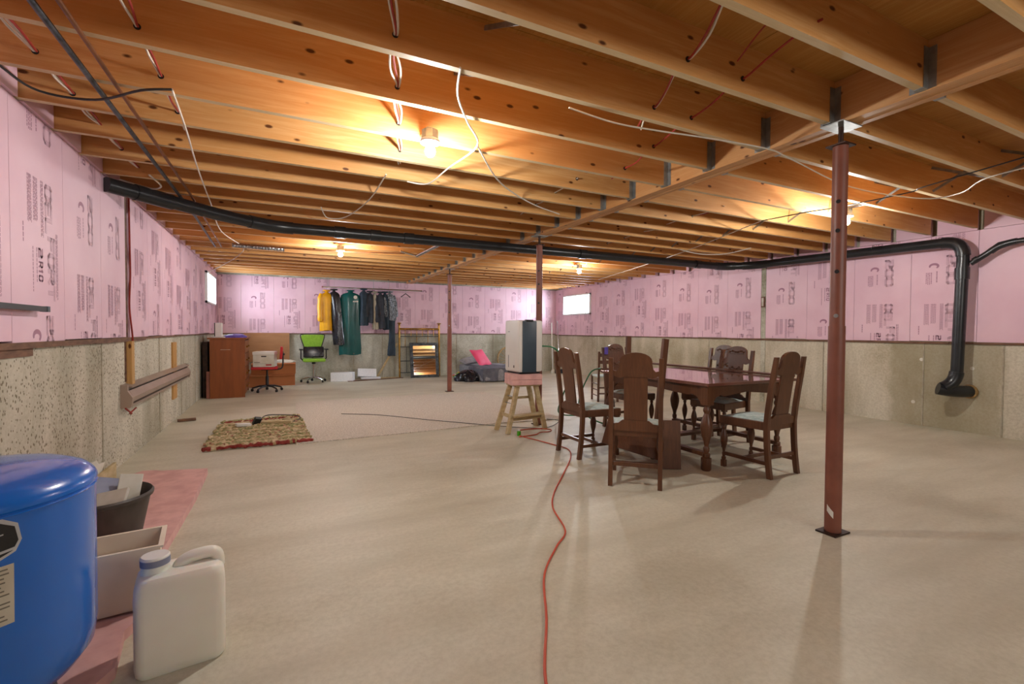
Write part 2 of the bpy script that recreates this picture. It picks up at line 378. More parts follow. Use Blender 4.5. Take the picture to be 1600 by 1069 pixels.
def foam(parent, to3, a0, a1, z0, z1, ucol, zc, win=None, thick=.05):
    """one board; along-wall coordinate a (left to right as seen), to3(a, z, out)"""
    rects = [(a0, a1, z0, z1)]
    if win and win[0] < a1 and win[1] > a0:
        w0, w1, q0, q1 = win; rects = [(a0, a1, z0, q0), (a0, a1, q1, z1)]
        if a0 < w0: rects.append((a0, w0, q0, q1))
        if w1 < a1: rects.append((w1, a1, q0, q1))
    b_ = B()
    for r in rects: b_.prism([(r[0], r[2]), (r[1], r[2]), (r[1], r[3]), (r[0], r[3])], -thick, 0, lambda a, z, d: to3(a, z, d))
    o = b_.build('foam_board', M['pink'], parent)
    if zc is None: return o
    p = B()
    for rep in (-1, 0, 1, 2):
        for k, ink, q in PRINT:
            uv = [(ucol+u, zc - (v+rep*PERIOD)) for u, v in q]
            for r in rects:
                c = clip(uv, (r[0]+.002, r[1]-.002, r[2]+.002, r[3]-.002))
                if c: p.m = 0 if ink else 1; p.add([to3(a, z, .0006+.0004*k) for a, z in c], [tuple(range(len(c)))])
    if p.v: p.build('printed_lettering', [M['ink'], M['pink']], o)
    return o
PT = .045   # how far boards stand off the upper wall
fl = lambda a, z, d: (XL+.012+d, a, z)
g = .004
zt = ZJ-.003
yl = [(1.35, 2.02, 1.9), (2.02, 2.69, 1.6), (2.69, 3.36, 2.05), (3.36, 4.03, 2.07), (4.03, 4.73, 1.58), (4.73, 5.37, 1.56)]
y = 5.49
zz = [1.98, 2.28, 2.2, 1.8, 2.1, 1.66, 2.24, 1.9, 2.1, 1.75, 2.2]
i = 0
while y < YB-.013: y2 = min(y+.67, YB-.013); yl.append((y, y2, zz[i % 11])); y = y2; i += 1
for a0, a1, zc in yl:
    a1v = a1
    foam(wl, fl, a0+g/2, a1-g/2, ZL+random.uniform(.0, .02), zt, a1-.165, zc, WINL)
foam(wl, fl, YN, 1.35, ZL, zt, 0, None)
fr = lambda a, z, d: (XR-.012-d, -a, z)          # seen from inside, left to right is -Y
yr = [(1.907, 2.587, None), (2.587, 3.25, 1.573), (3.25, 3.93, 1.598), (3.93, 4.61, 2.28), (4.61, 5.31, 1.42)]
y = 5.40; zz = [1.57, 1.50, 1.585, 1.72, 2.2, 1.6, 2.1, 1.75, 2.25, 1.8, 2.1]; i = 0
while y < YB-.013: y2 = min(y+.68, YB-.013); yr.append((y, y2, zz[i % 11])); y = y2; i += 1
for a0, a1, zc in yr:
    foam(wr, fr, -a1+g/2, -a0-g/2, ZL-.03+random.uniform(-.004, .012), zt, -a0-.2, zc, (-WINR[1], -WINR[0], WINR[2], WINR[3]))
foam(wr, fr, -1.907+g, -YN, ZL-.03, zt, 0, None)
fb = lambda a, z, d: (a, YB-.012-d, z)
x = -.82; zz = [1.92, 1.45, 1.93, 1.55, 2.2, 1.7, 2.05, 1.75, 1.95, 1.6, 2.1, 1.8, 2.0]; i = 0; xs = [(XL+.013, -.82)]
while x < XR-.013: x2 = min(x+.66, XR-.013); xs.append((x, x2)); x = x2
for i, (a0, a1) in enumerate(xs): foam(wb, fb, a0+g/2, a1-g/2, ZL+random.uniform(0, .01), zt, a1-.18, zz[i % 13], None)
# faint old chalk line snapped on the slab
B().beam((3.95, 2.50, .0006), (5.6, 1.9, .0006), .012, .001).build('chalk_line', M['label'], bpy.data.objects['floor'])
# thin lumber ledge under the boards
y = YN
while y < YB:
    L = random.uniform(.9, 2.0); y2 = min(y+L, YB); dz = random.uniform(-.012, .012)
    B().box(XL-.05, XL+.022, y, y2-.004, ZL-.022+dz, ZL+.004).build('ledge_board', M['sill'], wl)
    B().box(XR-.022, XR+.05, y, y2-.004, ZL-.05+dz*.5, ZL-.026).build('ledge_board', M['sill'], wr); y = y2
B().box(XL, XR, YB-.02, YB+.02, ZL-.016, ZL+.002).build('ledge_board', M['sill'], wb)
for y0, y1 in ((2.3, 3.6), (1.0, 2.3)): B().box(XL-.02, XL+.008, y0, y1, ZL-.075, ZL-.02).build('ledge_board', M['sill'], wl)
for y_, z_ in ((3.12, .86), (3.2, .30), (2.62, .78), (5.9, .8), (7.2, .35)): B().cyl((XR-.003, y_, z_), (XR+.002, y_, z_), .022, n=14).build('tie_hole_patch', M['plywhite'], wr)
# studs in the gaps, the strip on the right wall and its box
B().box(XL-.03, XL+.006, 5.36, 5.395, 0.72, zt).build('stud', M['sill'], wl)
B().box(XL-.03, XL+.045, 5.40, 5.485, 0.69, ZL-.03).build('stud', M['stud'], wl)
B().box(XL-.03, XL-.002, 5.40, 5.485, ZL, zt).build('stud', M['sill'], wl)
B().box(XL, XL+.02, 7.36, 7.60, .29, 1.03).build('stud', M['stud'], wl)
B().box(XR-.012, XR+.02, 5.315, 5.395, 0, zt).build('concrete_pilaster', M['conB'], wr)

# windows
def window(name, x0, x1, win, s):
    a, b_, z0, z1 = win
    o = B().box(min(x0, x1), max(x0, x1), a, b_, z0, z0+.035).build(name, M['frame'], kind='structure')
    for q in ((a, b_, z1-.035, z1), (a, a+.035, z0, z1), (b_-.035, b_, z0, z1)): B().box(min(x0, x1), max(x0, x1), *q).build('window_frame', M['frame'], o)
    xm = x1 - s*.06; my = (a+b_)/2
    for yy in (my-.1, ): B().box(xm-.02, xm+.02, yy-.02, yy+.02, z0+.03, z1-.03).build('mullion', M['galv'] if s > 0 else M['frame'], o)
    for q0, q1, dx in ((a+.035, my-.1, .01), (my-.1, b_-.035, -.01)):
        sash = B()
        for q in ((q0, q1, z0+.035, z0+.06), (q0, q1, z1-.06, z1-.035), (q0, q0+.025, z0+.035, z1-.035), (q1-.025, q1, z0+.035, z1-.035)): sash.box(xm-.012+dx, xm+.012+dx, *q)
        so = sash.build('sash', M['galv'] if s > 0 else M['frame'], o); B().box(xm-.002+dx, xm+.002+dx, q0+.02, q1-.02, z0+.05, z1-.05).build('pane', M['glass'], so)
    return o
window('window_1', XR-.05, XR+.3, WINR, 1)
w2 = window('window_2', XL+.05, XL-.3, WINL, -1)

# ------------------------------------------------------------ ceiling: subfloor, joists, beam
ce = B().box(XL-.3, XR+.3, YN, YB+.2, ZS+.02, ZS+.06).build('ceiling', M['ply'], kind='structure')
y = YN; k = 0
while y < YB:
    x = XL-.2 - (1.22 if k % 2 else 0)
    while x < XR+.2:
        x0, x1, y1 = max(x, XL-.2), min(x+2.44, XR+.2), min(y+1.22, YB+.1)
        if x1 > x0: B().box(x0+.002, x1-.002, y+.002, y1-.002, ZS, ZS+.018).build('plywood_sheet', M['ply'], ce)
        x += 2.44
    y += 1.22; k += 1
BX0, BX1 = 2.92, 3.06
bm_ = B().box(BX0, BX0+.045, YN, YB, ZJ-.012, ZS-.002).build('beam_ply', M['beam'], ce)
B().box(BX0+.048, BX0+.092, YN, YB, ZJ-.010, ZS-.002).build('beam_ply', M['beam'], ce)
B().box(BX0+.095, BX1, YN, YB, ZJ-.012, ZS-.002).build('beam_ply', M['beam'], ce)
JY = [1.270+.44*k for k in range(-8, 25)]           # far face of every joist
for k, y in enumerate(JY):
    for side in (0, 1):
        x0, x1 = (XL-.05, BX0-.002) if side == 0 else (BX1+.002, XR-.15)
        dz = random.uniform(-.004, .004); dy = random.uniform(-.006, .006)
        jb = B().box(x0, x1, y-.038+dy, y+dy, ZJ+dz, ZS); jb.mi[0] = 1      # planed underside, weathered paler
        j = jb.build('joist', [M['joist'], M['under']], ce)
        xe = BX0 if side == 0 else BX1; s = -1 if side == 0 else 1
        h = B()
        for yy in (y-.041+dy, y+.002+dy): h.box(min(xe, xe+s*.045), max(xe, xe+s*.045), yy-.0015, yy+.0015, ZJ-.004, ZJ+.2)
        h.box(min(xe, xe+s*.045), max(xe, xe+s*.045), y-.042+dy, y+.004+dy, ZJ-.006, ZJ-.003)
        for yy in (y-.075+dy, y+.004+dy): h.box(min(xe, xe+s*.003), max(xe, xe+s*.003), yy, yy+.033, ZJ-.004, ZJ+.2)
        h.build('joist_hanger', M['galv'], j)
    # rim foam between joist ends
    if k < len(JY)-1:
        B().box(XR-.03, XR+.01, y+.01, JY[k+1]-.05, ZJ, ZS).build('rim_foam', M['pink'], ce)
        B().box(XL-.01, XL+.03, y+.01, JY[k+1]-.05, ZJ, ZS).build('rim_foam', M['pink'], ce)
    # diagonal steel bridging
    if 0 < k < len(JY)-1:
        for xb, zlo, zhi in ((.88, ZJ+.02, ZS-.02), (5.12, ZJ+.02, ZS-.02)):
            B().beam((xb, y+.003, zlo), (xb, JY[k+1]-.042, zhi), .022, .004, (1, 0, 0)).build('bridging_strut', M['galv'], ce)
            if xb > 5: B().beam((xb+.03, y+.003, zhi), (xb+.03, JY[k+1]-.042, zlo), .022, .004, (1, 0, 0)).build('bridging_strut', M['galv'], ce)

# ------------------------------------------------------------ steel posts
def post(y, label, lower_top=.98, screw=.12):
    x = 2.97
    t = empty('steel_post', (x, y, 0), 0, label=label, category='post', group='steel posts under the beam')
    B().rbox((0, 0, .005), (.15, .115, .01)).build('base_plate', M['rust'], t)
    B().cyl((0, 0, .01), (0, 0, 1.24), .044, n=24).build('lower_tube', M['postred'], t, True)
    zt_ = ZJ-.012-screw
    B().cyl((0, 0, 1.22), (0, 0, zt_), .040, n=24).build('upper_tube', M['postred'], t, True)
    c = math.atan2(-y, -x)
    for z in (1.30, 1.56, 1.80, 1.97):
        d = Vector((math.cos(c-.15), math.sin(c-.15), 0))
        B().cyl(d*.032+Vector((0, 0, z)), d*.0412+Vector((0, 0, z)), .012, n=12).build('pin_hole', M['black'] if z > 1.4 else M['galv'], t)
    B().rbox((0, 0, zt_+.004), (.11, .11, .008)).build('collar_plate', M['rust'], t)
    B().cyl((0, 0, zt_), (0, 0, ZJ-.018), .014, n=12).build('jack_screw', M['rust'], t, True)
    B().rbox((0, 0, ZJ-.016), (.19, .13, .006)).build('cap_plate', M['galv'], t)
    return t, c
p1, c1 = post(1.66, 'nearest red-brown steel post, standing right of the dining table')
d = Vector((math.cos(c1-.35), math.sin(c1-.35), 0)); tn = Vector((-d.y, d.x, 0))
s_ = B()
for i in range(5):
    a0, a1 = c1-.75+i*.16, c1-.75+(i+1)*.16
    e0, e1 = Vector((math.cos(a0), math.sin(a0), 0))*.0448, Vector((math.cos(a1), math.sin(a1), 0))*.0448
    z0, z1 = .155+.008*i*-1, .155-.008*(i+1)
    s_.add([e0+Vector((0, 0, z0-.02)), e1+Vector((0, 0, z1-.02)), e1+Vector((0, 0, z1+.02)), e0+Vector((0, 0, z0+.02))], [(0, 1, 2, 3)])
s_.build('paper_sticker', M['white'], p1)
post(5.27, 'middle steel post rising behind the dehumidifier')
post(8.85, 'farthest and thinnest-looking steel post, at the far edge of the carpet')

# ------------------------------------------------------------ bulbs
def lamp(x, y, label, z=2.30):
    t = empty('ceiling_bulb', (x, y, z), 0, label=label, category='light bulb', group='bare ceiling bulbs')
    B().lathe([(.0, -.032), (.018, -.028), (.029, -.014), (.0325, 0), (.029, .015), (.02, .032), (.0145, .045)], n=14).build('bulb', M['bulb'], t, True)
    B().lathe([(.022, .040), (.034, .045), (.058, .050), (.062, .060), (.056, .072), (.0, .076)], n=24).build('porcelain_base', M['porcelain'], t, True)
    B().lathe([(.05, .076), (.052, .078), (.052, .125), (.05, .128), (0, .128)], n=8).build('junction_box', M['galv'], t)
    yj = min(JY, key=lambda v: abs(v-.019-y))-.019-y
    if abs(yj) > .045: B().rbox((0, yj/2, .14), (.04, abs(yj)+.0, .02)).build('bracket', M['galv'], t)
    else: B().rbox((0, 0, .127), (.05, .05, .03)).build('bracket', M['galv'], t)
lamp(.825, 2.838, 'brightest bare bulb, nearest, in the left half of the ceiling')
lamp(.775, 7.265, 'far bare bulb above the clothes rail side')
lamp(4.944, 7.272, 'far bare bulb above the small bright window')
lamp(5.04, 2.75, 'bare bulb just right of the nearest post')

# ------------------------------------------------------------ black drain pipe
t = empty('drain_pipe', (0, 0, 0), label='long black plastic drain pipe hung under the joists from wall to wall', category='pipe')
PR = .06
zz0 = 2.332
def pipe(pts, r=PR, name='pipe_run', n=20): return B().tube(pts, r, n).build(name, M['abs'], t, True)
P = [(-1.25, 4.80, 2.35), (-1.02, 5.03, 2.345), (-.56, 5.46, 2.336), (-.10, 5.80, zz0), (6.86, 5.72, 2.335), (7.20, 5.38, 2.335), (7.25, 2.86, 2.30), (7.25, 2.66, 2.13), (7.25, 2.70, .66), (7.28, 2.66, .53), (7.46, 2.60, .50)]
pipe([P[0], P[1], P[2], P[3]])
pipe([P[3], P[4]])
pipe([P[4], P[5]]); pipe([P[5], P[6]])
def elbow(a, c, b_, r=PR*1.16, name='elbow'):
    a, c, b_ = Vector(a), Vector(c), Vector(b_); pts = []
    for i in range(9):
        q = i/8; pts.append(a*(1-q)**2 + c*2*q*(1-q) + b_*q*q)
    B().tube(pts, r, 20).build(name, M['abs'], t, True)
elbow((7.25, 2.86, 2.30), (7.25, 2.66, 2.297), (7.25, 2.66, 2.12))
pipe([(7.25, 2.66, 2.14), (7.25, 2.69, .70)])
elbow((7.25, 2.69, .74), (7.25, 2.70, .60), (7.16, 2.78, .545))
elbow((7.13, 2.82, .53), (7.2, 2.72, .50), (7.44, 2.64, .50))
B().cyl((7.43, 2.64, .50), (7.452, 2.635, .50), .085, n=24).build('wall_flange', M['wicker'], t, True)
pipe([(7.25, 2.665, 1.98), (7.25, 2.665, 1.84)], PR*1.15, 'coupling')
for a, c, b_ in (((-1.1, 4.95, 2.347), (-1.0, 5.05, 2.345), (-.88, 5.17, 2.343)), ((-.3, 5.65, 2.334), (-.10, 5.81, zz0), (.12, 5.80, zz0)), ((6.7, 5.725, 2.335), (6.88, 5.72, 2.335), (7.0, 5.58, 2.335)), ((7.08, 5.5, 2.335), (7.21, 5.38, 2.335), (7.21, 5.15, 2.333))): elbow(a, c, b_, PR*1.12)
for x in (.55, .95, 1.35, 3.9, 6.2): pipe([(x, 5.79-(x+.1)*.0115, zz0), (x+.12, 5.79-(x+.1)*.0115, zz0)], PR*1.13, 'coupling')
pipe([(7.25, 4.9, 2.337), (7.25, 4.72, 2.334)], PR*1.12, 'coupling')
for y in (4.1, 3.6): B().tube([(7.25+.066*math.cos(a), y, 2.32+.066*math.sin(a)) for a in [i*math.pi/8 for i in range(16)]], .004, 6, True).build('strap', M['galv'], t)
t2 = t
t = empty('vent_pipe', (0, 0, 0), label='thin black plastic pipe branching off beside the right wall elbow', category='pipe')
pipe([(7.27, 2.60, 2.02), (7.30, 2.47, 2.12), (7.30, 2.36, 2.21), (7.30, 2.28, 2.222), (7.30, 1.2, 2.25)], .031)
elbow((7.30, 2.44, 2.14), (7.30, 2.36, 2.215), (7.30, 2.22, 2.224), .036)
pipe([(7.275, 2.575, 2.045), (7.285, 2.535, 2.075)], .037, 'coupling')

# ------------------------------------------------------------ copper lines, foil duct, silver pipe, cables
def run(name, pts, r, mat, label, cat): return B().tube(pts, r, 10).build(name, mat, smooth=True, label=label, category=cat)
run('water_line', [(-.82, .3, 2.405), (-.82, 6.0, 2.405), (-.86, 8.0, 2.405)], .013, M['iron'], 'dark metal water line running under the left joists, left one of two', 'pipe')
run('water_line', [(-.735, .3, 2.408), (-.725, 5.0, 2.408), (-.78, 8.0, 2.408)], .010, M['copper'], 'thin copper water line beside the dark one under the left joists', 'pipe')
b_ = B(); pts = [(-.62+i*.02, 7.68+.002*i, 2.39) for i in range(34)]
b_.tube(pts, [.030+.005*(i % 2) for i in range(34)], 12); b_.build('foil_duct', M['foil'], label='short length of crinkled foil duct below the joists at left', category='duct')
run('copper_line', [(-.6, 7.62, 2.395), (.7, 7.64, 2.395), (1.7, 7.2, 2.38)], .010, M['copper'], 'copper line running from the foil duct past the far left bulb', 'pipe')
run('silver_pipe', [(1.96, 5.86, 2.385), (1.90, 7.25, 2.37)], .028, M['chrome'], 'shiny silver pipe slanting off the black drain pipe', 'pipe')
run('silver_pipe', [(1.90, 7.27, 2.37), (1.62, 7.15, 2.40)], .016, M['chrome'], 'short shiny stub at the end of the silver pipe', 'pipe')
cable('cable', [(-1.2, 2.6, 2.42), (-1.14, 2.95, 2.39), (-1.07, 3.14, 2.375), (-.85, 3.13, 2.375), (-.62, 2.93, 2.385), (-.49, 2.91, 2.41)], .006, M['cable_b'], 'black cable sagging across the top left corner')
cable('cable', [(-.49, 2.91, 2.41), (-.51, 3.42, 2.405), (-.56, 4.22, 2.415), (-.61, 5.4, 2.42), (-.66, 6.8, 2.41), (-.5, 7.9, 2.40), (-.62, 8.6, 2.36), (-.9, 9.4, 2.30), (-1.2, 10.2, 2.25)], .006, M['cable_w'], 'pale cable running along the left joists to the left window')
cable('cable', [(.75, 2.09, 2.42), (.82, 2.32, 2.41), (.97, 2.58, 2.41), (1.16, 2.90, 2.415), (1.11, 3.34, 2.40), (1.07, 3.74, 2.39), (.93, 3.86, 2.42)], .006, M['cable_w'], 'white cable looping right of the nearest bulb')
cable('cable', [(.74, 3.76, 2.42), (.72, 4.47, 2.39), (.6, 5.14, 2.37), (.44, 5.31, 2.38), (.36, 5.09, 2.43)], .006, M['cable_w'], 'white cable loop hanging short of the black drain pipe')
cable('cable', [(1.16, 2.9, 2.42), (1.6, 3.5, 2.41), (2.1, 3.9, 2.40), (2.6, 4.2, 2.42)], .006, M['cable_w'], 'thin white cable drooping between nearest bulb and beam')
cable('cable', [(1.42, 2.2, 2.425), (1.73, 2.2, 2.405), (2.02, 2.16, 2.40), (2.39, 2.1, 2.40), (2.86, 2.04, 2.395), (3.2, 2.1, 2.40), (4.21, 2.26, 2.395), (5.04, 2.14, 2.38), (5.15, 1.92, 2.385), (4.88, 1.65, 2.40), (4.86, 1.2, 2.41)], .005, M['cable_w'], 'white cable crossing under the beam and looping right of the nearest post')
cable('cable', [(6.63, 8.96, 2.41), (5.59, 5.62, 2.41), (4.68, 3.41, 2.41)], .005, M['cable_w'], 'long straight pale cable under the right-hand joists')
cable('cable', [(4.68, 3.41, 2.41), (4.7, 2.94, 2.40), (4.78, 2.68, 2.40), (4.83, 2.14, 2.405), (4.76, 1.98, 2.41), (4.5, 1.1, 2.41)], .005, M['cable_b'], 'thin black cable under the right-hand joists near the post')
cable('cable', [(5.3, 5.2, 2.43), (5.6, 5.1, 2.37), (5.9, 4.9, 2.36), (6.1, 4.6, 2.42)], .006, M['cable_w'], 'short white cable swag above the right pipe run')
cable('cable', [(-1.2, 4.95, 2.44), (-1.0, 5.0, 2.405), (-.9, 4.85, 2.40), (-.95, 4.7, 2.44)], .007, M['cable_w'], 'small white cable loop beside the left end of the drain pipe')
def holes_run(x, y0, y1, z, mats, label, drift=0, grp=None, sag=.03):
    js = [v for v in JY if y0 <= v <= y1]
    t_ = empty('cable_bundle', (x, js[0], z), label=label, category='cable', group='cables through the joists')
    for i, mm in enumerate(mats):
        pts = []; ox = (i-(len(mats)-1)/2)*.016
        for q, yj in enumerate(js):
            xx = x+drift*(yj-js[0])-x
            pts += [(xx+ox*.4, yj-.06-js[0], -.0), (xx+ox*.4, yj+.02-js[0], 0), (xx+drift*.22+ox+random.uniform(-.01, .01), yj+.2-js[0], -sag*random.uniform(.2, 1)+.01)]
        B().tube(smooth_pts(pts, 4), .0055, 6).build('cable_strand', M[mm], t_, True)
    for yj in js: B().cyl((drift*(yj-js[0]), yj-.0395-js[0]-.002, 0), (drift*(yj-js[0]), yj-.038-js[0]-.0005, 0), .014, n=12).build('bored_hole', M['black'], t_)
    return t_
holes_run(1.35, .7, 2.2, 2.50, ['cable_r', 'cable_w'], 'red and white cables through the nearest joists, right of centre', .45)
holes_run(2.02, 1.2, 3.1, 2.50, ['cable_r'], 'single red cable through the joists just left of the beam', .25)
holes_run(.35, 1.6, 3.5, 2.50, ['cable_w', 'cable_r', 'cable_w'], 'white and red cables through joists left of the nearest bulb', .24)
holes_run(-1.03, 2.4, 5.0, 2.50, ['cable_w', 'cable_w', 'cable_r'], 'white cables through joists along the left wall', 0)
holes_run(-.55, 2.0, 3.6, 2.50, ['cable_w', 'cable_r'], 'white and red cables through joists between water lines and wire', 0)
holes_run(2.3, 3.4, 4.8, 2.52, ['cable_w', 'cable_b'], 'white and black cables by the beam beyond the nearest bulb', .1)
holes_run(4.1, 3.3, 6.2, 2.50, ['cable_w', 'cable_r'], 'cables through the joists in the middle of the right-hand bay', .1)
cable('frayed_wires', [(1.93, 1.24, 2.62), (1.97, 1.45, 2.58), (2.0, 1.6, 2.52)], .004, M['cable_r'], 'frayed orange wires hanging in a joist bay near the top of the picture')
# wall wires at the left stud, heater
cable('cable', [(-1.25, 5.43, 2.40), (-1.25, 5.44, 2.0), (-1.262, 5.50, 1.7), (-1.255, 5.43, 1.4), (-1.25, 5.50, 1.1), (-1.262, 5.51, .9), (-1.26, 5.53, .72)], .008, M['cable_r'], 'red cable running down the stud on the left wall')
t = empty('baseboard_heater', (-1.28, 5.22, .5), label='taupe electric baseboard heater mounted high on the left wall', category='heater')
prof = [(0, 0), (.06, 0), (.075, .02), (.085, .07), (.06, .12), (.03, .15), (.03, .165), (.07, .2), (.065, .205), (0, .205)]
f_ = lambda a, z, d: (a, d, z)
B().prism([(0, .0), (.07, 0), (.08, .03), (.085, .09), (.05, .15), (.05, .2), (0, .205)], 0, .05, f_).build('end_cap', M['heater'], t)
B().prism([(0, .0), (.07, 0), (.08, .03), (.085, .09), (.05, .15), (.05, .2), (0, .205)], 2.95, 3.0, f_).build('end_cap', M['heater'], t)
B().box(0, .012, .05, 2.95, 0, .2).build('back_plate', M['heater'], t)
B().prism([(.055, .05), (.075, .045), (.085, .09), (.052, .15), (.047, .147), (.078, .09)], .05, 2.95, f_).build('front_cover', M['heater'], t)
B().prism([(.0, .19), (.075, .175), (.077, .182), (.0, .205)], .05, 2.95, f_).build('top_louver', M['heater'], t)
B().box(.01, .065, .05, 2.95, .0, .02).build('bottom_rail', M['heater'], t)
B().box(.012, .045, .05, 2.95, .06, .14).build('heating_element', M['rust'], t)
cable('cable', [(-1.24, 5.2, .5), (-1.22, 5.3, .44), (-1.25, 5.38, .43), (-1.22, 5.45, .47)], .007, M['cable_r'], 'red cable tail curling under the end of the heater')
t = empty('rod', (-1.22, 3.2, 1.312), label='black bar with grey cap projecting along the left wall at the picture edge', category='bar')
B().box(-.015, .015, -1.2, .39, -.014, .014).build('bar', M['black'], t)
B().box(-.017, .017, .39, .425, -.016, .016).build('end_cap', M['slate'], t); B().box(-.05, -.015, -.6, -.55, -.02, .02).build('wall_bracket', M['black'], t)
t = empty('outlet_box', (XR-.013, 5.355, 1.722), label='small brown electrical box on the strip in the right wall', category='box')
B().box(-.02, 0, -.03, .03, -.09, .09).build('box_frame', M['sill'], t); B().box(-.024, -.02, -.018, .018, -.07, .07).build('cover_plate', M['news'], t)

# ------------------------------------------------------------ dining chairs
def yb(z): return -.19 - (.035*(1-z/.45)**2 if z < .45 else .0) - (.085*((z-.45)/.6)**1.2 if z > .45 else 0)
def turned(h0, h1, r, n=16):
    H_ = h1-h0; pr = [(.5, 0), (.62, .02), (.62, .08), (.4, .1), (.5, .14), (.5, .19), (.34, .22), (.46, .3), (.8, .42), (1, .55), (1, .62), (.8, .72), (.42, .84), (.6, .88), (.6, .92), (.45, .95), (.5, 1)]
    return [(r*a, h0+H_*b_) for a, b_ in pr]
def carving(cx, cz, w, h, y, sh):
    b_ = B(); rr = random.Random(3)
    for sx in (-1, 1):
        for k in range(3):
            ox = cx+sx*w*(.12+.26*k)/1.3; oz = cz + h*(.12 if k % 2 else -.1)
            pts = [(ox+sx*(.004+.006*q/2)*math.cos(q*.9)*w*6*.5, 0, oz+(.004+.006*q/2)*math.sin(q*.9)*h*6) for q in range(9)]
            b_.tube([(p[0], y+sh(p[2]), p[2]) for p in pts], .006, 5)
    b_.tube([(cx-w/2, y+sh(cz-h/2), cz-h/2), (cx+w/2, y+sh(cz-h/2), cz-h/2)], .005, 5)
    return b_
def make_chair(label):
    t = empty('dining_chair', label=label, category='chair', group='dining chairs around the table')
    zs = [0, .08, .16, .26, .36, .45, .56, .7, .85, 1.0]
    for sx in (-1, 1):
        b_ = B(); vs = []; w = .017; 
        for z in zs:
            dd = .020 if z < 1 else .015
            vs += [(sx*.185-w, yb(z)-dd, z), (sx*.185+w, yb(z)-dd, z), (sx*.185+w, yb(z)+dd, z), (sx*.185-w, yb(z)+dd, z)]
        fs = [(i*4+k, i*4+(k+1) % 4, i*4+4+(k+1) % 4, i*4+4+k) for i in range(len(zs)-1) for k in range(4)] + [(3, 2, 1, 0), tuple(range(len(vs)-4, len(vs)))]
        b_.add(vs, fs); b_.build('back_post', M['oak'], t, bev=.003)
    sh = lambda z: yb(z)
    F3 = lambda a, z, d: (a, sh(z)+d, z)
    arch = [(-.17, .865), (-.12, .845), (-.09, .855), (.09, .855), (.12, .845), (.17, .865), (.17, .905), (.145, .898), (.128, .915), (.12, .955)]
    arch += [(.12*math.cos(a), .978+.066*math.sin(a)) for a in [i*math.pi/10 for i in range(0, 11)]] + [(-.12, .955), (-.128, .915), (-.145, .898), (-.17, .905)]
    B().prism(arch, -.012, .012, F3).build('crest_rail', M['oak'], t)
    B().prism([(-.088, .5), (.088, .5), (.088, .62), (.088, .74), (.088, .862), (-.088, .862), (-.088, .74), (-.088, .62)], -.007, .007, F3).build('splat', M['oak'], t)
    B().prism([(-.17, .43), (.17, .43), (.17, .485), (.13, .49), (.1, .515), (-.1, .515), (-.13, .49), (-.17, .485)], -.012, .012, F3).build('back_rail', M['oak'], t)
    carving(0, .985, .17, .05, .014, sh).build('carving', M['oak'], t, True)
    carving(0, .80, .13, .09, .010, sh).build('carving', M['oak'], t, True)
    fw_, sd = .22, .19
    fr_ = B().add([(-.17, -.19, .385), (.17, -.19, .385), (fw_, .235, .385), (-fw_, .235, .385), (-.17, -.19, .455), (.17, -.19, .455), (fw_, .235, .455), (-fw_, .235, .455)],
                  [(0, 3, 2, 1), (4, 5, 6, 7), (0, 1, 5, 4), (1, 2, 6, 5), (2, 3, 7, 6), (3, 0, 4, 7)])
    fr_.build('seat_frame', M['oak'], t, bev=.006)
    cu = B(); n = 8
    vs = []
    for i in range(n+1):
        for j in range(n+1):
            a, c = i/n*2-1, j/n; wx = (.155+.045*c)*a; yy = -.165+.38*c
            vs.append((wx, yy, .456+.028*(1-abs(a)**4)*(1-abs(2*c-1)**4)))
    cu.add(vs, [(i*(n+1)+j, (i+1)*(n+1)+j, (i+1)*(n+1)+j+1, i*(n+1)+j+1) for i in range(n) for j in range(n)]); cu.build('seat_pad', M['seatcloth'], t, True)
    for sx in (-1, 1):
        b_ = B().lathe(turned(.06, .385, .031), (sx*.19, .205, 0), 14); b_.rbox((sx*.19, .205, .03), (.036, .036, .06)); b_.rbox((sx*.19, .205, .40), (.045, .045, .06))
        b_.build('front_leg', M['oak'], t, True)
        B().beam((sx*.19, .2, .12), (sx*.185, yb(.12), .12), .02, .03).build('side_stretcher', M['oak'], t)
    B().beam((-.185, -.20, .17), (.185, -.20, .17), .018, .03).build('back_stretcher', M['oak'], t)
    B().beam((-.19, .02, .12), (.19, .02, .12), .02, .028).build('cross_stretcher', M['oak'], t)
    return t
ch0 = make_chair('dark oak dining chair nearest the camera, its plain back toward us')
def put(o, x, y, a): o.location = (x, y, 0); o.rotation_euler = (0, 0, R(a)); return o
# facing angle: 0 = +Y
put(ch0, 2.44+.145, 2.83+.135, -43)
for lab, x, y, a in (('dark oak dining chair nearest the stepladder, back to the left', 2.72, 3.83, -90),
                     ('dark oak dining chair at the right end, its back nearest the steel post', 3.75, 2.72, 2),
                     ('carved-back oak chair pushed in on the far side, right one of the overlapping pair', 4.33, 3.60, 93),
                     ('carved-back oak chair half hidden behind the other carved chair on the far side', 4.63, 4.02, 93),
                     ('oak chair with carved crest at the far left end of the table', 3.84, 4.56, 180)):
    c = copy_tree(ch0); c['label'] = lab; put(c, x, y, a)
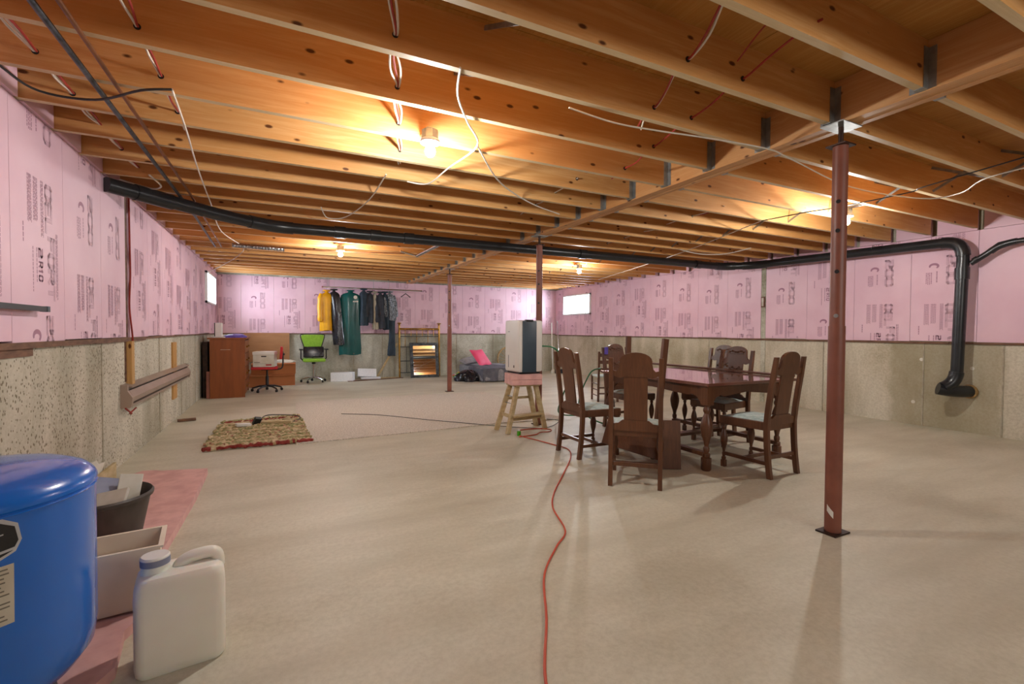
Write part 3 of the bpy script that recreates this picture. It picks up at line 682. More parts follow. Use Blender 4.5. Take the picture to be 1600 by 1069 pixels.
# ladder-back chair farther off
t = empty('ladder_back_chair', (5.05, 6.6, 0), R(-20), label='small ladder-back chair with slatted rungs behind the dining chairs', category='chair')
for sx in (-.17, .17):
    B().beam((sx, -.15, 0), (sx, -.19, .86), .032, .032).build('back_post', M['oak'], t); B().cyl((sx*1.1, .17, 0), (sx*1.1, .17, .44), .018, n=10).build('front_leg', M['oak'], t, True)
    for z in (.1, .2, .3): B().cyl((sx, -.155, z), (sx*1.1, .17, z), .010, n=8).build('rung', M['oak'], t, True)
for z in (.14, .24): B().cyl((-.17, -.155, z), (.17, -.155, z), .014, n=8).build('rung', M['oak'], t, True)
for z in (.55, .68, .8): B().box(-.17, .17, -.19, -.175, z-.03, z+.03).build('back_slat', M['oak'], t)
B().box(-.19, .19, -.16, .19, .415, .445).build('seat', M['seatcloth'], t, bev=.008)
tag(B().rbox((3.66, 4.77, .96), (.05, .012, .09), (0, 0, .1)).build('cloth_tag', M['purple']), 'small purple packet hung on the back of the far left chair', 'packet')

# ------------------------------------------------------------ dining table and its loose leaves
t = empty('dining_table', (3.27, 2.86, 0), label='dark oak dining table with turned legs and polished top', category='table')
B().box(-.03, 1.16, -.03, 1.46, .735, .762).build('table_top', M['oaktop'], t, bev=.005)
def apron(x0, y0, x1, y1):
    L = math.hypot(x1-x0, y1-y0); dx, dy = (x1-x0)/L, (y1-y0)/L
    prof = [(0, .6), (.08, .6), (.1, .63), (.16, .65), (.2, .635), (L/2, .66), (L-.2, .635), (L-.16, .65), (L-.1, .63), (L-.08, .6), (L, .6), (L, .735), (0, .735)]
    B().prism(prof, -.011, .011, lambda a, z, d: (x0+dx*a-dy*d, y0+dy*a+dx*d, z)).build('apron', M['oak'], t)
apron(.03, .03, 1.0, .03); apron(.03, 1.36, 1.0, 1.36); apron(.03, .03, .03, 1.36); apron(1.0, .03, 1.0, 1.36)
for x, y in ((.03, .03), (1.0, .05), (.03, 1.36), (1.0, 1.36)):
    b_ = B().lathe(turned(.11, .57, .052), (x, y, 0), 20); b_.rbox((x, y, .655), (.078, .078, .17)); b_.lathe([(.036, 0), (.043, .01), (.043, .11), (.03, .115)], (x, y, 0), 8)
    b_.build('leg', M['oak'], t, True)
for x in (.03, 1.0): B().beam((x, .05, .14), (x, 1.36, .14), .05, .035).build('stretcher', M['oak'], t)
B().beam((.03, .7, .15), (1.0, .7, .15), .08, .03).build('stretcher', M['oak'], t)
def slab(name, a, b_, w, th, mat, nrm, **tg):
    return B().beam(a, b_, w, th, nrm).build(name, mat, bev=.003, **tg)
slab('table_leaf', (4.475, 2.9, .775), (4.475, 4.9, .775), .085, .022, M['oak'], (0, 0, 1), label='narrow dark board lying along the far edge of the table', category='board')
slab('table_slide', (3.09, 3.30, .02), (3.215, 3.30, 1.135), .062, .032, M['oak'], (0, 1, 0), label='dark board leaning upright against the table edge, taller right one', category='board')
slab('table_slide', (3.64, 4.345, .02), (3.665, 4.355, 1.15), .062, .032, M['oak'], (0, 1, 0), label='dark board standing upright behind the nearest chair crest', category='board')
o = B().rbox((0, 0, 0), (.62, .022, .26), (R(-20), R(14), 0)).build('table_leaf', M['oak'], bev=.003, label='reddish table leaf propped on edge under the nearest chair', category='board')
o.location = (2.93, 3.33, .215); o.rotation_euler = (0, 0, R(-42))
o = B().rbox((0, 0, 0), (.16, .03, .42), (R(-6), 0, 0)).build('table_leaf', M['oak'], bev=.003, label='dark plank end standing right of the nearest chair by the table leg', category='board')
o.location = (3.06, 3.06, .213); o.rotation_euler = (0, 0, R(-30))

# ------------------------------------------------------------ stepladder, foam, dehumidifier, hose
t = empty('stepladder', (2.62, 5.04, 0), label='small wooden stepladder holding up the dehumidifier', category='ladder')
top = [(-.12, .10), (-.12, -.09), (.13, .10), (.13, -.09)]; ft = [(-.29, .13), (-.27, -.15), (.28, .16), (.28, -.06)]
for (a, c), (d_, e) in zip(top, ft): B().beam((d_, e, .0), (a, c, .545), .035, .055).build('leg', M['ladder'], t)
B().rbox((.005, 0, .553), (.33, .26, .018)).build('top_board', M['ladder'], t, bev=.003)
def lp(i, z): (a, c), (d_, e) = top[i], ft[i]; k = z/.545; return Vector((d_+(a-d_)*k, e+(c-e)*k, z))
B().beam(lp(1, .2), lp(3, .2), .10, .02).build('tread', M['ladder'], t); B().beam(lp(1, .17), lp(3, .17), .02, .05).build('tread_apron', M['ladder'], t)
B().beam(lp(0, .2), lp(1, .2), .02, .04).build('rail', M['ladder'], t)
for z in (.34, .42): B().beam(lp(0, z), lp(1, z), .008, .008).build('tie_rod', M['galv'], t)
B().beam(lp(0, .38), lp(2, .38), .015, .03).build('rail', M['ladder'], t)
B().rbox((2.625, 5.04, .594), (.37, .33, .062), (0, 0, R(-8))).build('foam_pad', M['pinkedge'], label='lower pink foam pad on top of the stepladder', category='foam block', bev=.004)
B().rbox((2.625, 5.04, .658), (.38, .33, .062), (0, 0, R(-11))).build('foam_pad', M['pinkedge'], label='upper pink foam pad directly under the dehumidifier', category='foam block', bev=.004)
t = empty('dehumidifier', (2.66, 5.10, .69), R(-65+0), label='grey portable dehumidifier with slate blue front strip on the stepladder', category='dehumidifier')
t.rotation_euler = (0, 0, math.atan2(-5.1, -2.66)+R(90)+R(30))   # local -Y is the front
w, dp, hh = .33, .36, .64
B().rbox((0, 0, hh/2+.01), (w, dp, hh-.02)).build('body', M['dehum'], t, True, bev=.03)
B().rbox((0, 0, .012), (w*.85, dp*.85, .024)).build('base', M['black'], t)
B().rbox((-.025, -dp/2-.004, hh/2+.005), (.19, .02, hh-.03)).build('front_strip', M['slate'], t, True, bev=.008)
B().rbox((-.025, -dp/2+.01, hh-.008), (.1, .05, .03)).build('handle', M['black'], t, True, bev=.006)
B().box(-w/2-.002, -w/2+.004, -.09, .10, .04, .24).build('bucket_door', M['dehum'], t)
B().box(-w/2-.004, -w/2+.004, .07, .078, .07, .22).build('water_gauge', M['slate'], t)
B().box(-w/2-.0035, -w/2+.004, -.07, -.05, .07, .10).build('indicator', M['black'], t)
B().box(-w/2-.003, -w/2+.004, .05, .09, .5, .506).build('small_badge', M['slate'], t)
cable('green_hose', [(2.86, 5.0, 1.02), (3.0, 4.9, .98), (3.12, 4.75, .72), (3.1, 4.9, .4), (3.3, 5.3, .12), (3.7, 5.5, .02), (4.1, 5.5, .02), (4.1, 5.1, .02), (3.7, 4.9, .02), (3.55, 5.2, .2), (3.75, 5.25, .62), (3.9, 5.2, .70)], .009, M['greenhose'], 'green garden hose trailing from the dehumidifier past the chairs', 'hose', 8, 8)

# ------------------------------------------------------------ orange cord, wires on the floor
cable('extension_cord', [(.76, 1.15, .006), (.80, 1.356, .006), (.98, 1.66, .006), (1.15, 1.97, .006), (1.36, 2.2, .006), (1.52, 2.36, .006), (1.64, 2.7, .006), (1.80, 2.95, .006), (2.1, 3.3, .006), (2.45, 3.72, .006), (2.60, 4.0, .006), (2.56, 4.25, .006), (2.5, 4.5, .006), (2.44, 4.75, .006), (2.55, 5.0, .006), (2.8, 5.0, .006), (2.93, 4.9, .006), (2.86, 4.8, .006), (2.72, 4.78, .012), (2.62, 4.72, .006), (2.4, 4.7, .006)], .0055, M['orange'], 'orange extension cord snaking across the concrete floor', 'cord', 8, 8)
cable('cord', [(.75, 7.0, .018), (1.2, 6.7, .018), (1.7, 6.1, .018), (2.1, 5.65, .018), (2.5, 5.25, .012), (2.9, 5.0, .008), (3.3, 5.3, .008), (3.2, 5.45, .018)], .004, M['cable_b'], 'thin dark cord lying across the carpet to the stepladder', 'cord')
t = empty('tape_roll', (2.44, 4.78, 0), label='small green and white bottle on the floor by the stepladder', category='bottle')
B().lathe([(.02, 0), (.022, .003), (.022, .05), (.018, .055)], n=16).build('body', M['green'], t, True); B().lathe([(.015, .055), (.015, .075), (.0, .076)], n=16).build('cap', M['white'], t, True)
t.name = 'small_bottle'

# ------------------------------------------------------------ carpet and rag rug
def poly_slab(name, pts, z0, z1, mat, **tg):
    return B().prism(pts, z0, z1, lambda a, c, d: (a, c, d)).build(name, mat, **tg)
poly_slab('carpet', [(.13, 5.38), (1.2, 5.42), (2.54, 5.5), (3.45, 5.42), (3.55, 8.5), (1.8, 8.55), (.2, 8.45), (.17, 7.0)], .0, .012, M['carpet'], label='large beige carpet remnant on the concrete behind the stepladder', category='carpet')
t = empty('rag_rug', (-.2, 6.1, .012), label='chunky braided rag rug in tan, green and red beside the carpet', category='rug')
cols = ['cdb892', 'c0a880', 'a39f70', 'd8c4a0', 'bb8f78', 'b0a87c', 'd0bc98', '9c463e']
rc = [pm('rag_'+c, c, '%02x%02x%02x' % tuple(max(0, int(c[i:i+2], 16)-38) for i in (0, 2, 4)), 22, rough=.95, bmp=.5) for c in cols]
for i in range(30):
    f = i/29; y = 5.44+1.5*f - 6.1; xl = -.70+.03*math.sin(i)+.02*f; xr = .28-.08*f+.02*math.cos(i*2)
    yl_ = y; yr_ = y*1.0 + (.0 if f > .2 else 0) + .16*f
    c_ = rc[7] if i in (0, 26, 27) else rc[random.choice([0, 1, 2, 3, 3, 4, 5, 6])]
    pts = []; rs = []
    n = 44
    for q in range(n+1):
        s = q/n; pts.append((xl+.2+(xr-xl)*s, yl_+(yr_-yl_)*s+random.uniform(-.010, .010), .008+random.uniform(-.004, .010))); rs.append(.018+random.uniform(-.006, .008))
    rb = B().tube(pts, rs, 6); base = rc.index(c_)
    for q in range(n):
        mm = base if random.random() < (.8 if base == 7 else .72) else random.randrange(7)
        for f2 in range(6): rb.mi[q*6+f2] = mm
    rb.build('braided_strand', rc, t, True)
t = empty('power_adapter', (-.28, 6.55, .075), R(25), label='black power adapter with coiled lead on the rag rug', category='adapter')
B().rbox((0, 0, 0), (.075, .05, .10), (R(30), .2, 0)).build('adapter_body', M['black'], t, bev=.005)
B().tube(smooth_pts([(.03, 0, 0), (.2, .15, .03), (.5, .0, .0), (.46, -.12, -.03), (.3, -.15, -.04), (.12, -.05, -.03)], 6), .006, 6).build('lead', M['cable_b'], t, True)
B().rbox((-.42, 6.45, .06), (.16, .09, .03), (0, .1, .3)).build('power_strip', M['white'], bev=.006, label='small white power strip on the rag rug', category='power strip')
B().rbox((-.05, 6.5, .055), (.32, .06, .03), (0, 0, -.25)).build('wood_offcut', M['ladder'], bev=.004, label='pale strip of wood lying on the rag rug', category='board')

# ------------------------------------------------------------ blue pressure tank
t = empty('pressure_tank', (-.84, 1.9, 0), label='blue enamelled pressure tank on a black base at the left edge', category='tank')
TR = .3
B().lathe([(0, .10), (.1, .105), (.2, .13), (.26, .165), (.292, .21), (TR, .27), (TR, .44), (TR, .715), (.304, .72), (.304, .73), (.297, .744), (.28, .762), (.245, .777), (.16, .788), (.08, .791), (0, .792)], n=64).build('tank_shell', M['blue'], t, True)
B().lathe([(.19, .0), (.215, .01), (.205, .03), (.185, .15), (.17, .2), (.0, .2)], n=32).build('base_skirt', M['black'], t, True)
B().lathe([(.028, .785), (.028, .802), (.018, .807), (0, .809)], (-.02, .06, 0), 12).build('air_valve_cap', M['blue'], t, True)
B().tube([(.301*math.cos(i*math.pi/24), .301*math.sin(i*math.pi/24), .709) for i in range(48)], .004, 6, True).build('weld_seam', M['blue'], t, True)
def wrap(poly, r, name, mat, parent):
    """flat label shape (angle in degrees, height) laid on the tank side"""
    bm = bmesh.new(); vs = [bm.verts.new((a, z, 0)) for a, z in poly]; bm.faces.new(vs)
    for a in range(-120, -20, 3): bmesh.ops.bisect_plane(bm, geom=bm.verts[:]+bm.edges[:]+bm.faces[:], plane_co=(a, 0, 0), plane_no=(1, 0, 0))
    for v in bm.verts: a, z = R(v.co.x), v.co.y; v.co = (r*math.cos(a), r*math.sin(a), z)
    me = bpy.data.meshes.new(name); bm.to_mesh(me); bm.free(); me.materials.append(mat)
    o = bpy.data.objects.new(name, me); COL.objects.link(o); o.parent = parent; return o
hexo = [(-100, .69), (-52, .706), (-46, .685), (-44.6, .64), (-47, .612), (-62, .575), (-92, .575), (-104, .6), (-106, .66)]
cx_ = -75; wrap(hexo, TR+.0012, 'emblem_border', M['silver'], t)
wrap([(cx_+(a-cx_)*.955, .64+(z-.64)*.86) for a, z in hexo], TR+.002, 'emblem_panel', M['black'], t)
wrap([(-66, .606), (-47.6, .618), (-47.4, .625), (-66, .613)], TR+.003, 'emblem_line', M['silver'], t)
wrap([(-56, .66), (-51.5, .663), (-51.5, .6665), (-56, .6635)], TR+.003, 'emblem_line', M['silver'], t)
wrap([(-96, .425), (-48, .425), (-47.8, .582), (-96, .582)], TR+.0015, 'spec_label', M['label'], t)
for i in range(13):
    z = .572-.011*i; e = -49.5-random.uniform(0, 5)
    wrap([(-94, z-.003), (e, z-.003), (e, z+.001), (-94, z+.001)], TR+.0025, 'label_text', M['print'], t)

# ------------------------------------------------------------ foam offcuts, bucket, bins, jug, caulk
poly_slab('foam_sheet', [(-1.19, 4.45), (-1.02, 4.72), (-.94, 4.70), (-.88, 4.66), (-.557, 4.58), (-.545, 3.9), (-.56, 3.2), (-.57, 2.75), (-1.2, 2.70)], .0, .05, M['pinkedge'], label='big scuffed pink foam sheet lying on the floor along the left wall', category='foam sheet')
poly_slab('foam_sheet', [(-1.2, 2.69), (-.57, 2.69), (-.50, 2.4), (-.55, 2.25), (-.52, 2.02), (-.6, 1.85), (-.62, 1.55), (-1.2, 1.5)], .0, .04, M['pinkedge'], label='broken pink foam piece under the blue tank and cream bin', category='foam sheet')
slab('plywood_offcut', (-1.235, 4.75, .02), (-1.235, 3.3, .02), .02, .13, M['ladder'], (0, 0, 1), label='bare plywood offcut lying at the foot of the left wall', category='board').location = (.03, 0, .05)
poly = [(3.55, .11), (4.5, .115), (4.58, .18), (4.45, .2), (4.4, .24), (4.2, .25), (3.55, .27)]
B().prism(poly, -1.235, -1.222, lambda a, z, d: (d, a, z)).build('painted_offcut', M['plywhite'], label='broken white painted offcut leaning at the foot of the left wall', category='board')
t = empty('bucket', (-.84, 3.08, .05), label='grimy black bucket full of packaging behind the cream bin', category='bucket')
B().lathe([(.0, 0), (.15, 0), (.155, .01), (.205, .27), (.218, .275), (.22, .29), (.212, .30), (.203, .29), (.15, .015), (.0, .012)], n=40).build('shell', M['bucket'], t, True)
B().lathe([(.0, .1), (.17, .1), (.17, .12), (.0, .13)], n=24).build('contents_fill', M['black'], t)
for nm, c, s, r_, mt, lb in (('package', (-.85, 3.10, .335), (.22, .012, .24), (R(-52), R(18), R(20)), 'newsblue', 'blue-grey packet sticking up out of the bucket'),
                         ('package', (-.79, 3.02, .31), (.14, .02, .15), (R(-48), R(-10), R(-12)), 'news', 'crumpled cream card in the front of the bucket'),
                         ('package', (-.735, 3.13, .35), (.10, .012, .15), (R(-20), R(10), R(12)), 'plywhite', 'white packet at the right side of the bucket'),
                         ('package', (-.93, 3.12, .27), (.16, .15, .05), (R(10), R(-14), R(30)), 'news', 'pale crumpled bag at the left in the bucket')):
    B().rbox((0, 0, 0), s).build(nm, M[mt], bev=.004, label=lb, category='package'); o = bpy.context.view_layer.objects; 
    q = [x_ for x_ in bpy.data.objects if x_.get('label') == lb][0]; q.location = c; q.rotation_euler = r_
def tray(name, c, sx, sy, h, wall, mat, rz, taper=.9, **tg):
    b_ = B(); ring = lambda k, z, i: [(sx/2*k*a-i*a*wall, sy/2*k*c_-i*c_*wall, z) for a, c_ in ((-1, -1), (1, -1), (1, 1), (-1, 1))]
    L = ring(taper, 0, 0)+ring(1, h, 0)+ring(1.03, h, -.3)+ring(1.03, h+.008, -.3)+ring(1, h+.008, 1)+ring(taper, .012, 1)
    fs = [(k*4+i, k*4+(i+1) % 4, k*4+4+(i+1) % 4, k*4+4+i) for k in range(5) for i in range(4)] + [(3, 2, 1, 0), (20, 21, 22, 23)]
    b_.add(L, fs); o = b_.build(name, mat, **tg); o.location = c; o.rotation_euler = (0, 0, rz); return o
tray('storage_bin', (-.73, 2.46, .05), .52, .23, .245, .008, M['bin'], R(7), label='open cream plastic bin standing behind the white jug', category='bin')
t = empty('caulk_tube', (-.875, 2.80, .05), label='green-capped orange and white tube standing beside the bucket', category='tube')
B().cyl((0, 0, 0), (.004, 0, .31), .026, n=16).build('tube_body', M['orange'], t, True); B().cyl((-.01, -.008, 0), (-.006, -.008, .30), .024, n=16).build('tube_label', M['white'], t, True)
B().lathe([(.03, .30), (.03, .37), (.02, .40), (.008, .405)], n=16).build('cap', M['green'], t, True)
# jug
t = empty('plastic_jug', (-.335, 2.055, 0), R(8), label='large translucent white plastic jug with moulded handle on the floor', category='jug')
jw, jd = .135, .085
def rrect(w, d, r, n=5):
    out = []
    for cx, cy, a0 in ((w-r, d-r, 0), (-w+r, d-r, 90), (-w+r, -d+r, 180), (w-r, -d+r, 270)):
        for k in range(n+1): a = R(a0+90*k/n); out.append((cx+r*math.cos(a), cy+r*math.sin(a)))
    return out
def loft(b_, secs):
    n = len(secs[0]); b_.add([p for s in secs for p in s], [(i*n+k, i*n+(k+1) % n, (i+1)*n+(k+1) % n, (i+1)*n+k) for i in range(len(secs)-1) for k in range(n)] + [tuple(range(n))[::-1], tuple(range((len(secs)-1)*n, len(secs)*n))]); return b_
secs = []
for z, k, ox in ((0, .93, 0), (.008, .98, 0), (.03, 1, 0), (.27, 1, 0), (.305, .985, 0), (.325, .94, 0), (.338, .84, 0), (.343, .6, 0)):
    secs.append([(x_*k+ox, y_*k, z + (0 if z < .3 else -.0*x_)) for x_, y_ in rrect(jw, jd, .035)])
loft(B(), secs).build('jug_body', M['jug'], t, True)
B().lathe([(.045, .315), (.043, .35), (.036, .36), (.036, .372)], (-.075, 0, 0), 24).build('neck', M['jug'], t, True)
B().lathe([(.044, .362), (.044, .392), (.040, .397), (0, .398)], (-.075, 0, 0), 30).build('cap', M['white'], t, True)
B().lathe([(.0444, .366), (.0447, .37), (.0447, .386), (.0444, .388)], (-.075, 0, 0), 30).build('cap_band', M['newsblue'], t, True)
B().tube(smooth_pts([(-.01, 0, .32), (.0, 0, .345), (.03, 0, .362), (.085, 0, .366), (.11, 0, .352), (.115, 0, .31)], 5), [.022]*26, 12).build('handle', M['jug'], t, True)

# ------------------------------------------------------------ bureau and things in the far left corner
t = empty('bureau', (-.86, 9.57, 0), label='tall brown veneered chest of drawers in the far left corner', category='cabinet')
B().box(-.26, .27, 0, .02, 0, 1.03).build('side_panel', M['brown'], t); B().box(-.26, .27, 1.08, 1.1, 0, 1.03).build('side_panel', M['brown'], t)
B().box(-.26, -.245, .02, 1.08, 0, 1.03).build('back_panel', M['brown'], t); B().box(-.29, .29, -.015, 1.115, 1.03, 1.058).build('top', M['brown'], t, bev=.004)
B().box(-.24, .24, .02, 1.08, .03, .05).build('bottom_panel', M['brown'], t)
for k in range(4):
    d_ = B().box(.2, .275, .03, 1.07, .06+.24*k, .06+.24*k+.225).build('drawer', M['brown'], t, bev=.004)
    for y in (.3, .8): B().cyl((.275, y, .17+.24*k), (.3, y, .17+.24*k), .016, n=12).build('knob', M['brass'], d_, True)
B().box(-.1, .05, -.0012, .001, .845, .85).build('scratch_mark', M['label'], t)
B().box(-1.25, -1.17, 9.75, 10.4, 0, .98).build('dark_gap_panel', M['rust'], label='narrow dark panel standing in for the black gap between bureau and left wall', category='panel', bev=.004)  # dark panel stands in for the black gap beside the bureau
slab('crutch_board', (-1.15, 9.60, .0), (-1.15, 9.62, .47), .05, .05, M['postred'], (0, 1, 0), label='short reddish post standing beside the bureau base', category='board')
t = empty('router', (-1.0, 9.72, 1.058), R(-20), label='white and black upright router on the bureau', category='router')
B().box(-.05, .06, -.02, .02, .02, .26).build('white_shell', M['white'], t, bev=.005); B().box(-.062, -.05, -.022, .022, .02, .26).build('black_edge', M['black'], t); B().box(-.08, .09, -.05, .05, 0, .02).build('stand', M['white'], t, bev=.004)
def lump(name, c, s, mat, seed=0, n=12, amp=.2, **tg):
    b_ = B(); rr = random.Random(seed); vs = []; ph = [rr.uniform(0, 6) for _ in range(6)]
    for i in range(n+1):
        th = math.pi/2*i/n
        for k in range(2*n):
            a = math.pi*k/n; r = 1+amp*(math.sin(3*a+ph[0]+2*th)+math.sin(5*a+ph[1]-3*th)*.7+math.sin(9*a+ph[2]+6*th)*.4)*.6
            vs.append((c[0]+s[0]*r*math.cos(a)*math.sin(th+.001), c[1]+s[1]*r*math.sin(a)*math.sin(th+.001), c[2]+s[2]*(1+amp*math.sin(4*a+ph[3])*.5*math.sin(th))*math.cos(th)))
    m_ = 2*n; b_.add(vs, [(i*m_+k, i*m_+(k+1) % m_, (i+1)*m_+(k+1) % m_, (i+1)*m_+k) for i in range(n) for k in range(m_)] + [tuple(range(n*m_, (n+1)*m_))]); return b_.build(name, mat, smooth=True, **tg)
lump('plastic_bag', (-.74, 9.85, 1.058), (.17, .2, .07), M['purple'], 4, label='crumpled purple bag lying on the bureau', category='bag')
lump('paper_pile', (-1.0, 10.1, 1.058), (.12, .2, .05), M['plywhite'], 5, label='loose white papers at the back of the bureau', category='papers')
B().rbox((-.30, 12.12, .80), (.92, .01, .66), (R(-3), 0, 0)).build('cardboard_sheet', M['cardboard'], label='large flattened cardboard sheet standing against the back wall', category='cardboard')
def carton(name, c, s, rz, mat, label, open_=False):
    t_ = empty(name, c, rz, label=label, category='box'); h = s[2]
    B().box(-s[0]/2, s[0]/2, -s[1]/2, s[1]/2, 0, h).build('carton_body', mat, t_, bev=.003)
    B().box(-s[0]/2-.002, s[0]/2+.002, -.004, .004, h, h+.002).build('tape_seam', M['label'], t_)
    for sx in (-1, 1): B().rbox((sx*s[0]*.25, -s[1]/2-.02, h-.012), (s[0]*.49, .05, .004), (R(25), 0, 0)).build('flap', mat, t_)
    return t_
carton('carton', (-.19, 11.35, 0), (.86, .5, .25), R(3), M['kraft'], 'bottom brown carton stacked against the back wall')
carton('carton', (-.15, 11.35, .254), (.84, .46, .24), R(-2), M['kraft'], 'upper brown carton of the stack by the back wall')
lump('paper_pile', (.0, 11.35, .498), (.28, .18, .06), M['plywhite'], 8, label='white papers spilling over the top carton', category='papers')
B().rbox((.0, 11.2, .006), (1.0, .5, .01), (0, 0, .05)).build('paper_sheet', M['plywhite'], label='flattened pale board on the floor in front of the cartons', category='board')

# office chairs
def star_base(t, mat, r, zc=.09):
    for k in range(5):
        a = R(72*k+20); e = (r*math.cos(a), r*math.sin(a))
        leg = B().tube([(0, 0, zc+.02), (e[0]*.5, e[1]*.5, zc+.015), (e[0], e[1], zc-.025)], [.022, .018, .014], 8).build('base_arm', mat, t, True)
        c_ = B()
        for s in (-.012, .012): c_.cyl((e[0]+s*math.sin(a)-.006*math.sin(a), e[1]-s*math.cos(a), .028), (e[0]+s*math.sin(a)+.006*math.sin(a), e[1]-s*math.cos(a)+.004, .028), .028, n=12)
        c_.build('caster', M['black'], leg, True)
t = empty('office_chair', (-.26, 10.3, 0), label='red and black swivel chair carrying a file box beside the bureau', category='chair')
star_base(t, M['black'], .27); B().cyl((0, 0, .1), (0, 0, .3), .028, n=14).build('gas_column', M['black'], t, True); B().cyl((0, 0, .3), (0, 0, .44), .016, n=14).build('piston', M['black'], t, True)
B().rbox((-.04, 0, .462), (.46, .42, .05)).build('seat', M['red'], t, True, bev=.02)
B().rbox((0, 0, .43), (.2, .2, .02)).build('seat_plate', M['black'], t)
B().tube(smooth_pts([(.05, 0, .425), (.2, 0, .43), (.27, 0, .48), (.28, 0, .7), (.27, 0, .78)], 5), .014, 8).build('back_bracket', M['black'], t, True)
B().rbox((.25, 0, .75), (.05, .38, .24), (0, .08, 0)).build('backrest', M['red'], t, True, bev=.02)
B().cyl((.28, -.0, .72), (.31, 0, .72), .02, n=10).build('knob', M['black'], t, True)
t = empty('file_box', (-.30, 10.28, .49), R(-10), label='white file storage box resting on the red swivel chair', category='box')
B().box(-.17, .19, -.15, .15, 0, .26).build('box_body', M['plywhite'], t); B().box(-.178, .198, -.158, .158, .235, .29).build('lid', M['white'], t, bev=.003)
B().box(-.03, .06, -.1525, -.149, .19, .21).build('hand_hole', M['black'], t); B().box(-.15, -.05, -.1515, -.149, .08, .092).build('printed_line', M['print'], t)
B().box(-.15, .15, -.1515, -.149, .06, .063).build('printed_line', M['print'], t); B().box(.05, .15, -.1515, -.149, .025, .05).build('red_print', M['red'], t); B().box(-.1715, -.168, -.149, .149, 0, .235).build('box_side', M['sill'], t)
t = empty('office_chair', (.66, 11.72, 0), R(3), label='lime green mesh swivel chair against the back wall', category='chair')
star_base(t, M['chrome'], .27); B().cyl((0, 0, .1), (0, 0, .45), .02, n=14).build('gas_column', M['chrome'], t, True); B().cyl((0, 0, .42), (0, 0, .47), .04, n=14).build('tilt_mechanism', M['black'], t, True)
B().rbox((0, -.02, .51), (.46, .42, .07)).build('seat', M['greenfab'], t, True, bev=.025)
B().prism([(-.17, .78), (.17, .78), (.25, 1.05), (.22, 1.09), (-.22, 1.09), (-.25, 1.05)], .17, .2, lambda a, z, d: (a, d+.05*(z-.7), z)).build('backrest', M['greenfab'], t)
B().tube(smooth_pts([(-.17, .18, .62), (-.19, .19, .8), (-.26, .21, 1.05), (-.22, .21, 1.1), (0, .21, 1.115), (.22, .21, 1.1), (.26, .21, 1.05), (.19, .19, .8), (.17, .18, .62)], 4), .01, 8).build('back_frame', M['black'], t, True)
B().tube([(0, .15, .48), (0, .24, .6), (0, .23, .8)], .018, 8).build('back_stem', M['black'], t, True)
for sx in (-1, 1):
    B().tube([(sx*.22, 0, .5), (sx*.27, 0, .55), (sx*.27, 0, .74)], .014, 8).build('arm_post', M['black'], t, True); B().rbox((sx*.27, -.02, .755), (.07, .22, .03)).build('arm_pad', M['black'], t, True, bev=.01)
B().rbox((.66, 11.76, .69), (.44, .12, .25), (R(-12), 0, 0)).build('cushion', M['blackbag'], smooth=True, bev=.03, label='black vinyl cushion resting on the green chair seat', category='cushion')

# ------------------------------------------------------------ clothes rail
t = empty('clothes_rail', (.85, 11.7, 2.2), label='hanging chrome clothes rail in front of the back wall', category='clothes rail')
B().cyl((0, 0, 0), (2.33, 0, 0), .016, n=12).build('rail_tube', M['chrome'], t, True)
B().cyl((-.012, 0, 0), (0, 0, 0), .02, n=12).build('end_cap', M['red'], t, True); B().cyl((2.33, 0, 0), (2.342, 0, 0), .02, n=12).build('end_cap', M['black'], t, True)
for x in (.12, 1.15, 1.5): B().cyl((x, 0, .0), (x, 0, .235), .004, n=6).build('hanging_wire', M['galv'], t, True)
def garment(name, x, z1, z0, w, d, mat, label, yaw=0, sleeves=(1, 1), sl=.55, flare=1.1, lean=0, folds=5, seed=1, collar=True, extra=None):
    """cloth body lofted from shoulders to hem, open sleeves, hanger hook on the rail"""
    t_ = empty(name, (x, 11.7, z1), yaw, label=label, category='clothing', group='clothes on the rail')
    rr = random.Random(seed); ph = [rr.uniform(0, 6) for _ in range(4)]; H_ = z1-z0; n = 36; secs = []
    for z, k, kd in ((.03, .16, .35), (0, .2, .4), (-.03, .32, .5), (-.06, .75, .7), (-.1, .96, .85), (-.16, 1, .95), (-.3*H_, .95, 1), (-.45*H_, .92, 1), (-.6*H_, .96, 1), (-.75*H_, 1.0, 1), (-.9*H_, flare, 1.05), (-H_, flare, 1.05)):
        q = -z/H_; ring = []
        for i in range(n):
            a = 2*math.pi*i/n; ff = 1+(.10*math.sin(folds*a+ph[0]+q*2)+.06*math.sin((2*folds+1)*a+ph[1]-q*3))*min(1, max(0, q*3))
            ring.append((w/2*k*math.cos(a)*ff+lean*max(q, 0), d/2*kd*math.sin(a)*ff, z+(.012*math.sin(3*a+ph[2]) if q > .95 else 0)))
        secs.append(ring)
    loft(B(), secs[::-1]).build('body', mat, t_, True)
    for s, on in zip((-1, 1), sleeves):
        if on:
            L = sl*on; pts = [(s*w*.40, 0, -.075), (s*w*.52, -.01, -.16), (s*w*.56+lean*.3, -.02, -.1-L*.5), (s*w*.55+lean*.5, -.03, -.1-L)]
            B().tube(smooth_pts(pts, 4), [.05]*4+[.055+.006*math.sin(i*1.7+seed) for i in range(8)]+[.045], 12).build('sleeve', mat, t_, True)
    B().tube(smooth_pts([(0, 0, .0), (0, 0, 2.2-z1-.02), (.0, .018, 2.2-z1+.012), (0, 0, 2.2-z1+.021), (0, -.02, 2.2-z1+.005)], 4), .003, 6).build('hanger_hook', M['galv'], t_, True)
    if collar: B().tube([(.07*math.cos(i*.45), .05*math.sin(i*.45), .015) for i in range(14)], .018, 8, True).build('collar', mat, t_, True)
    return t_
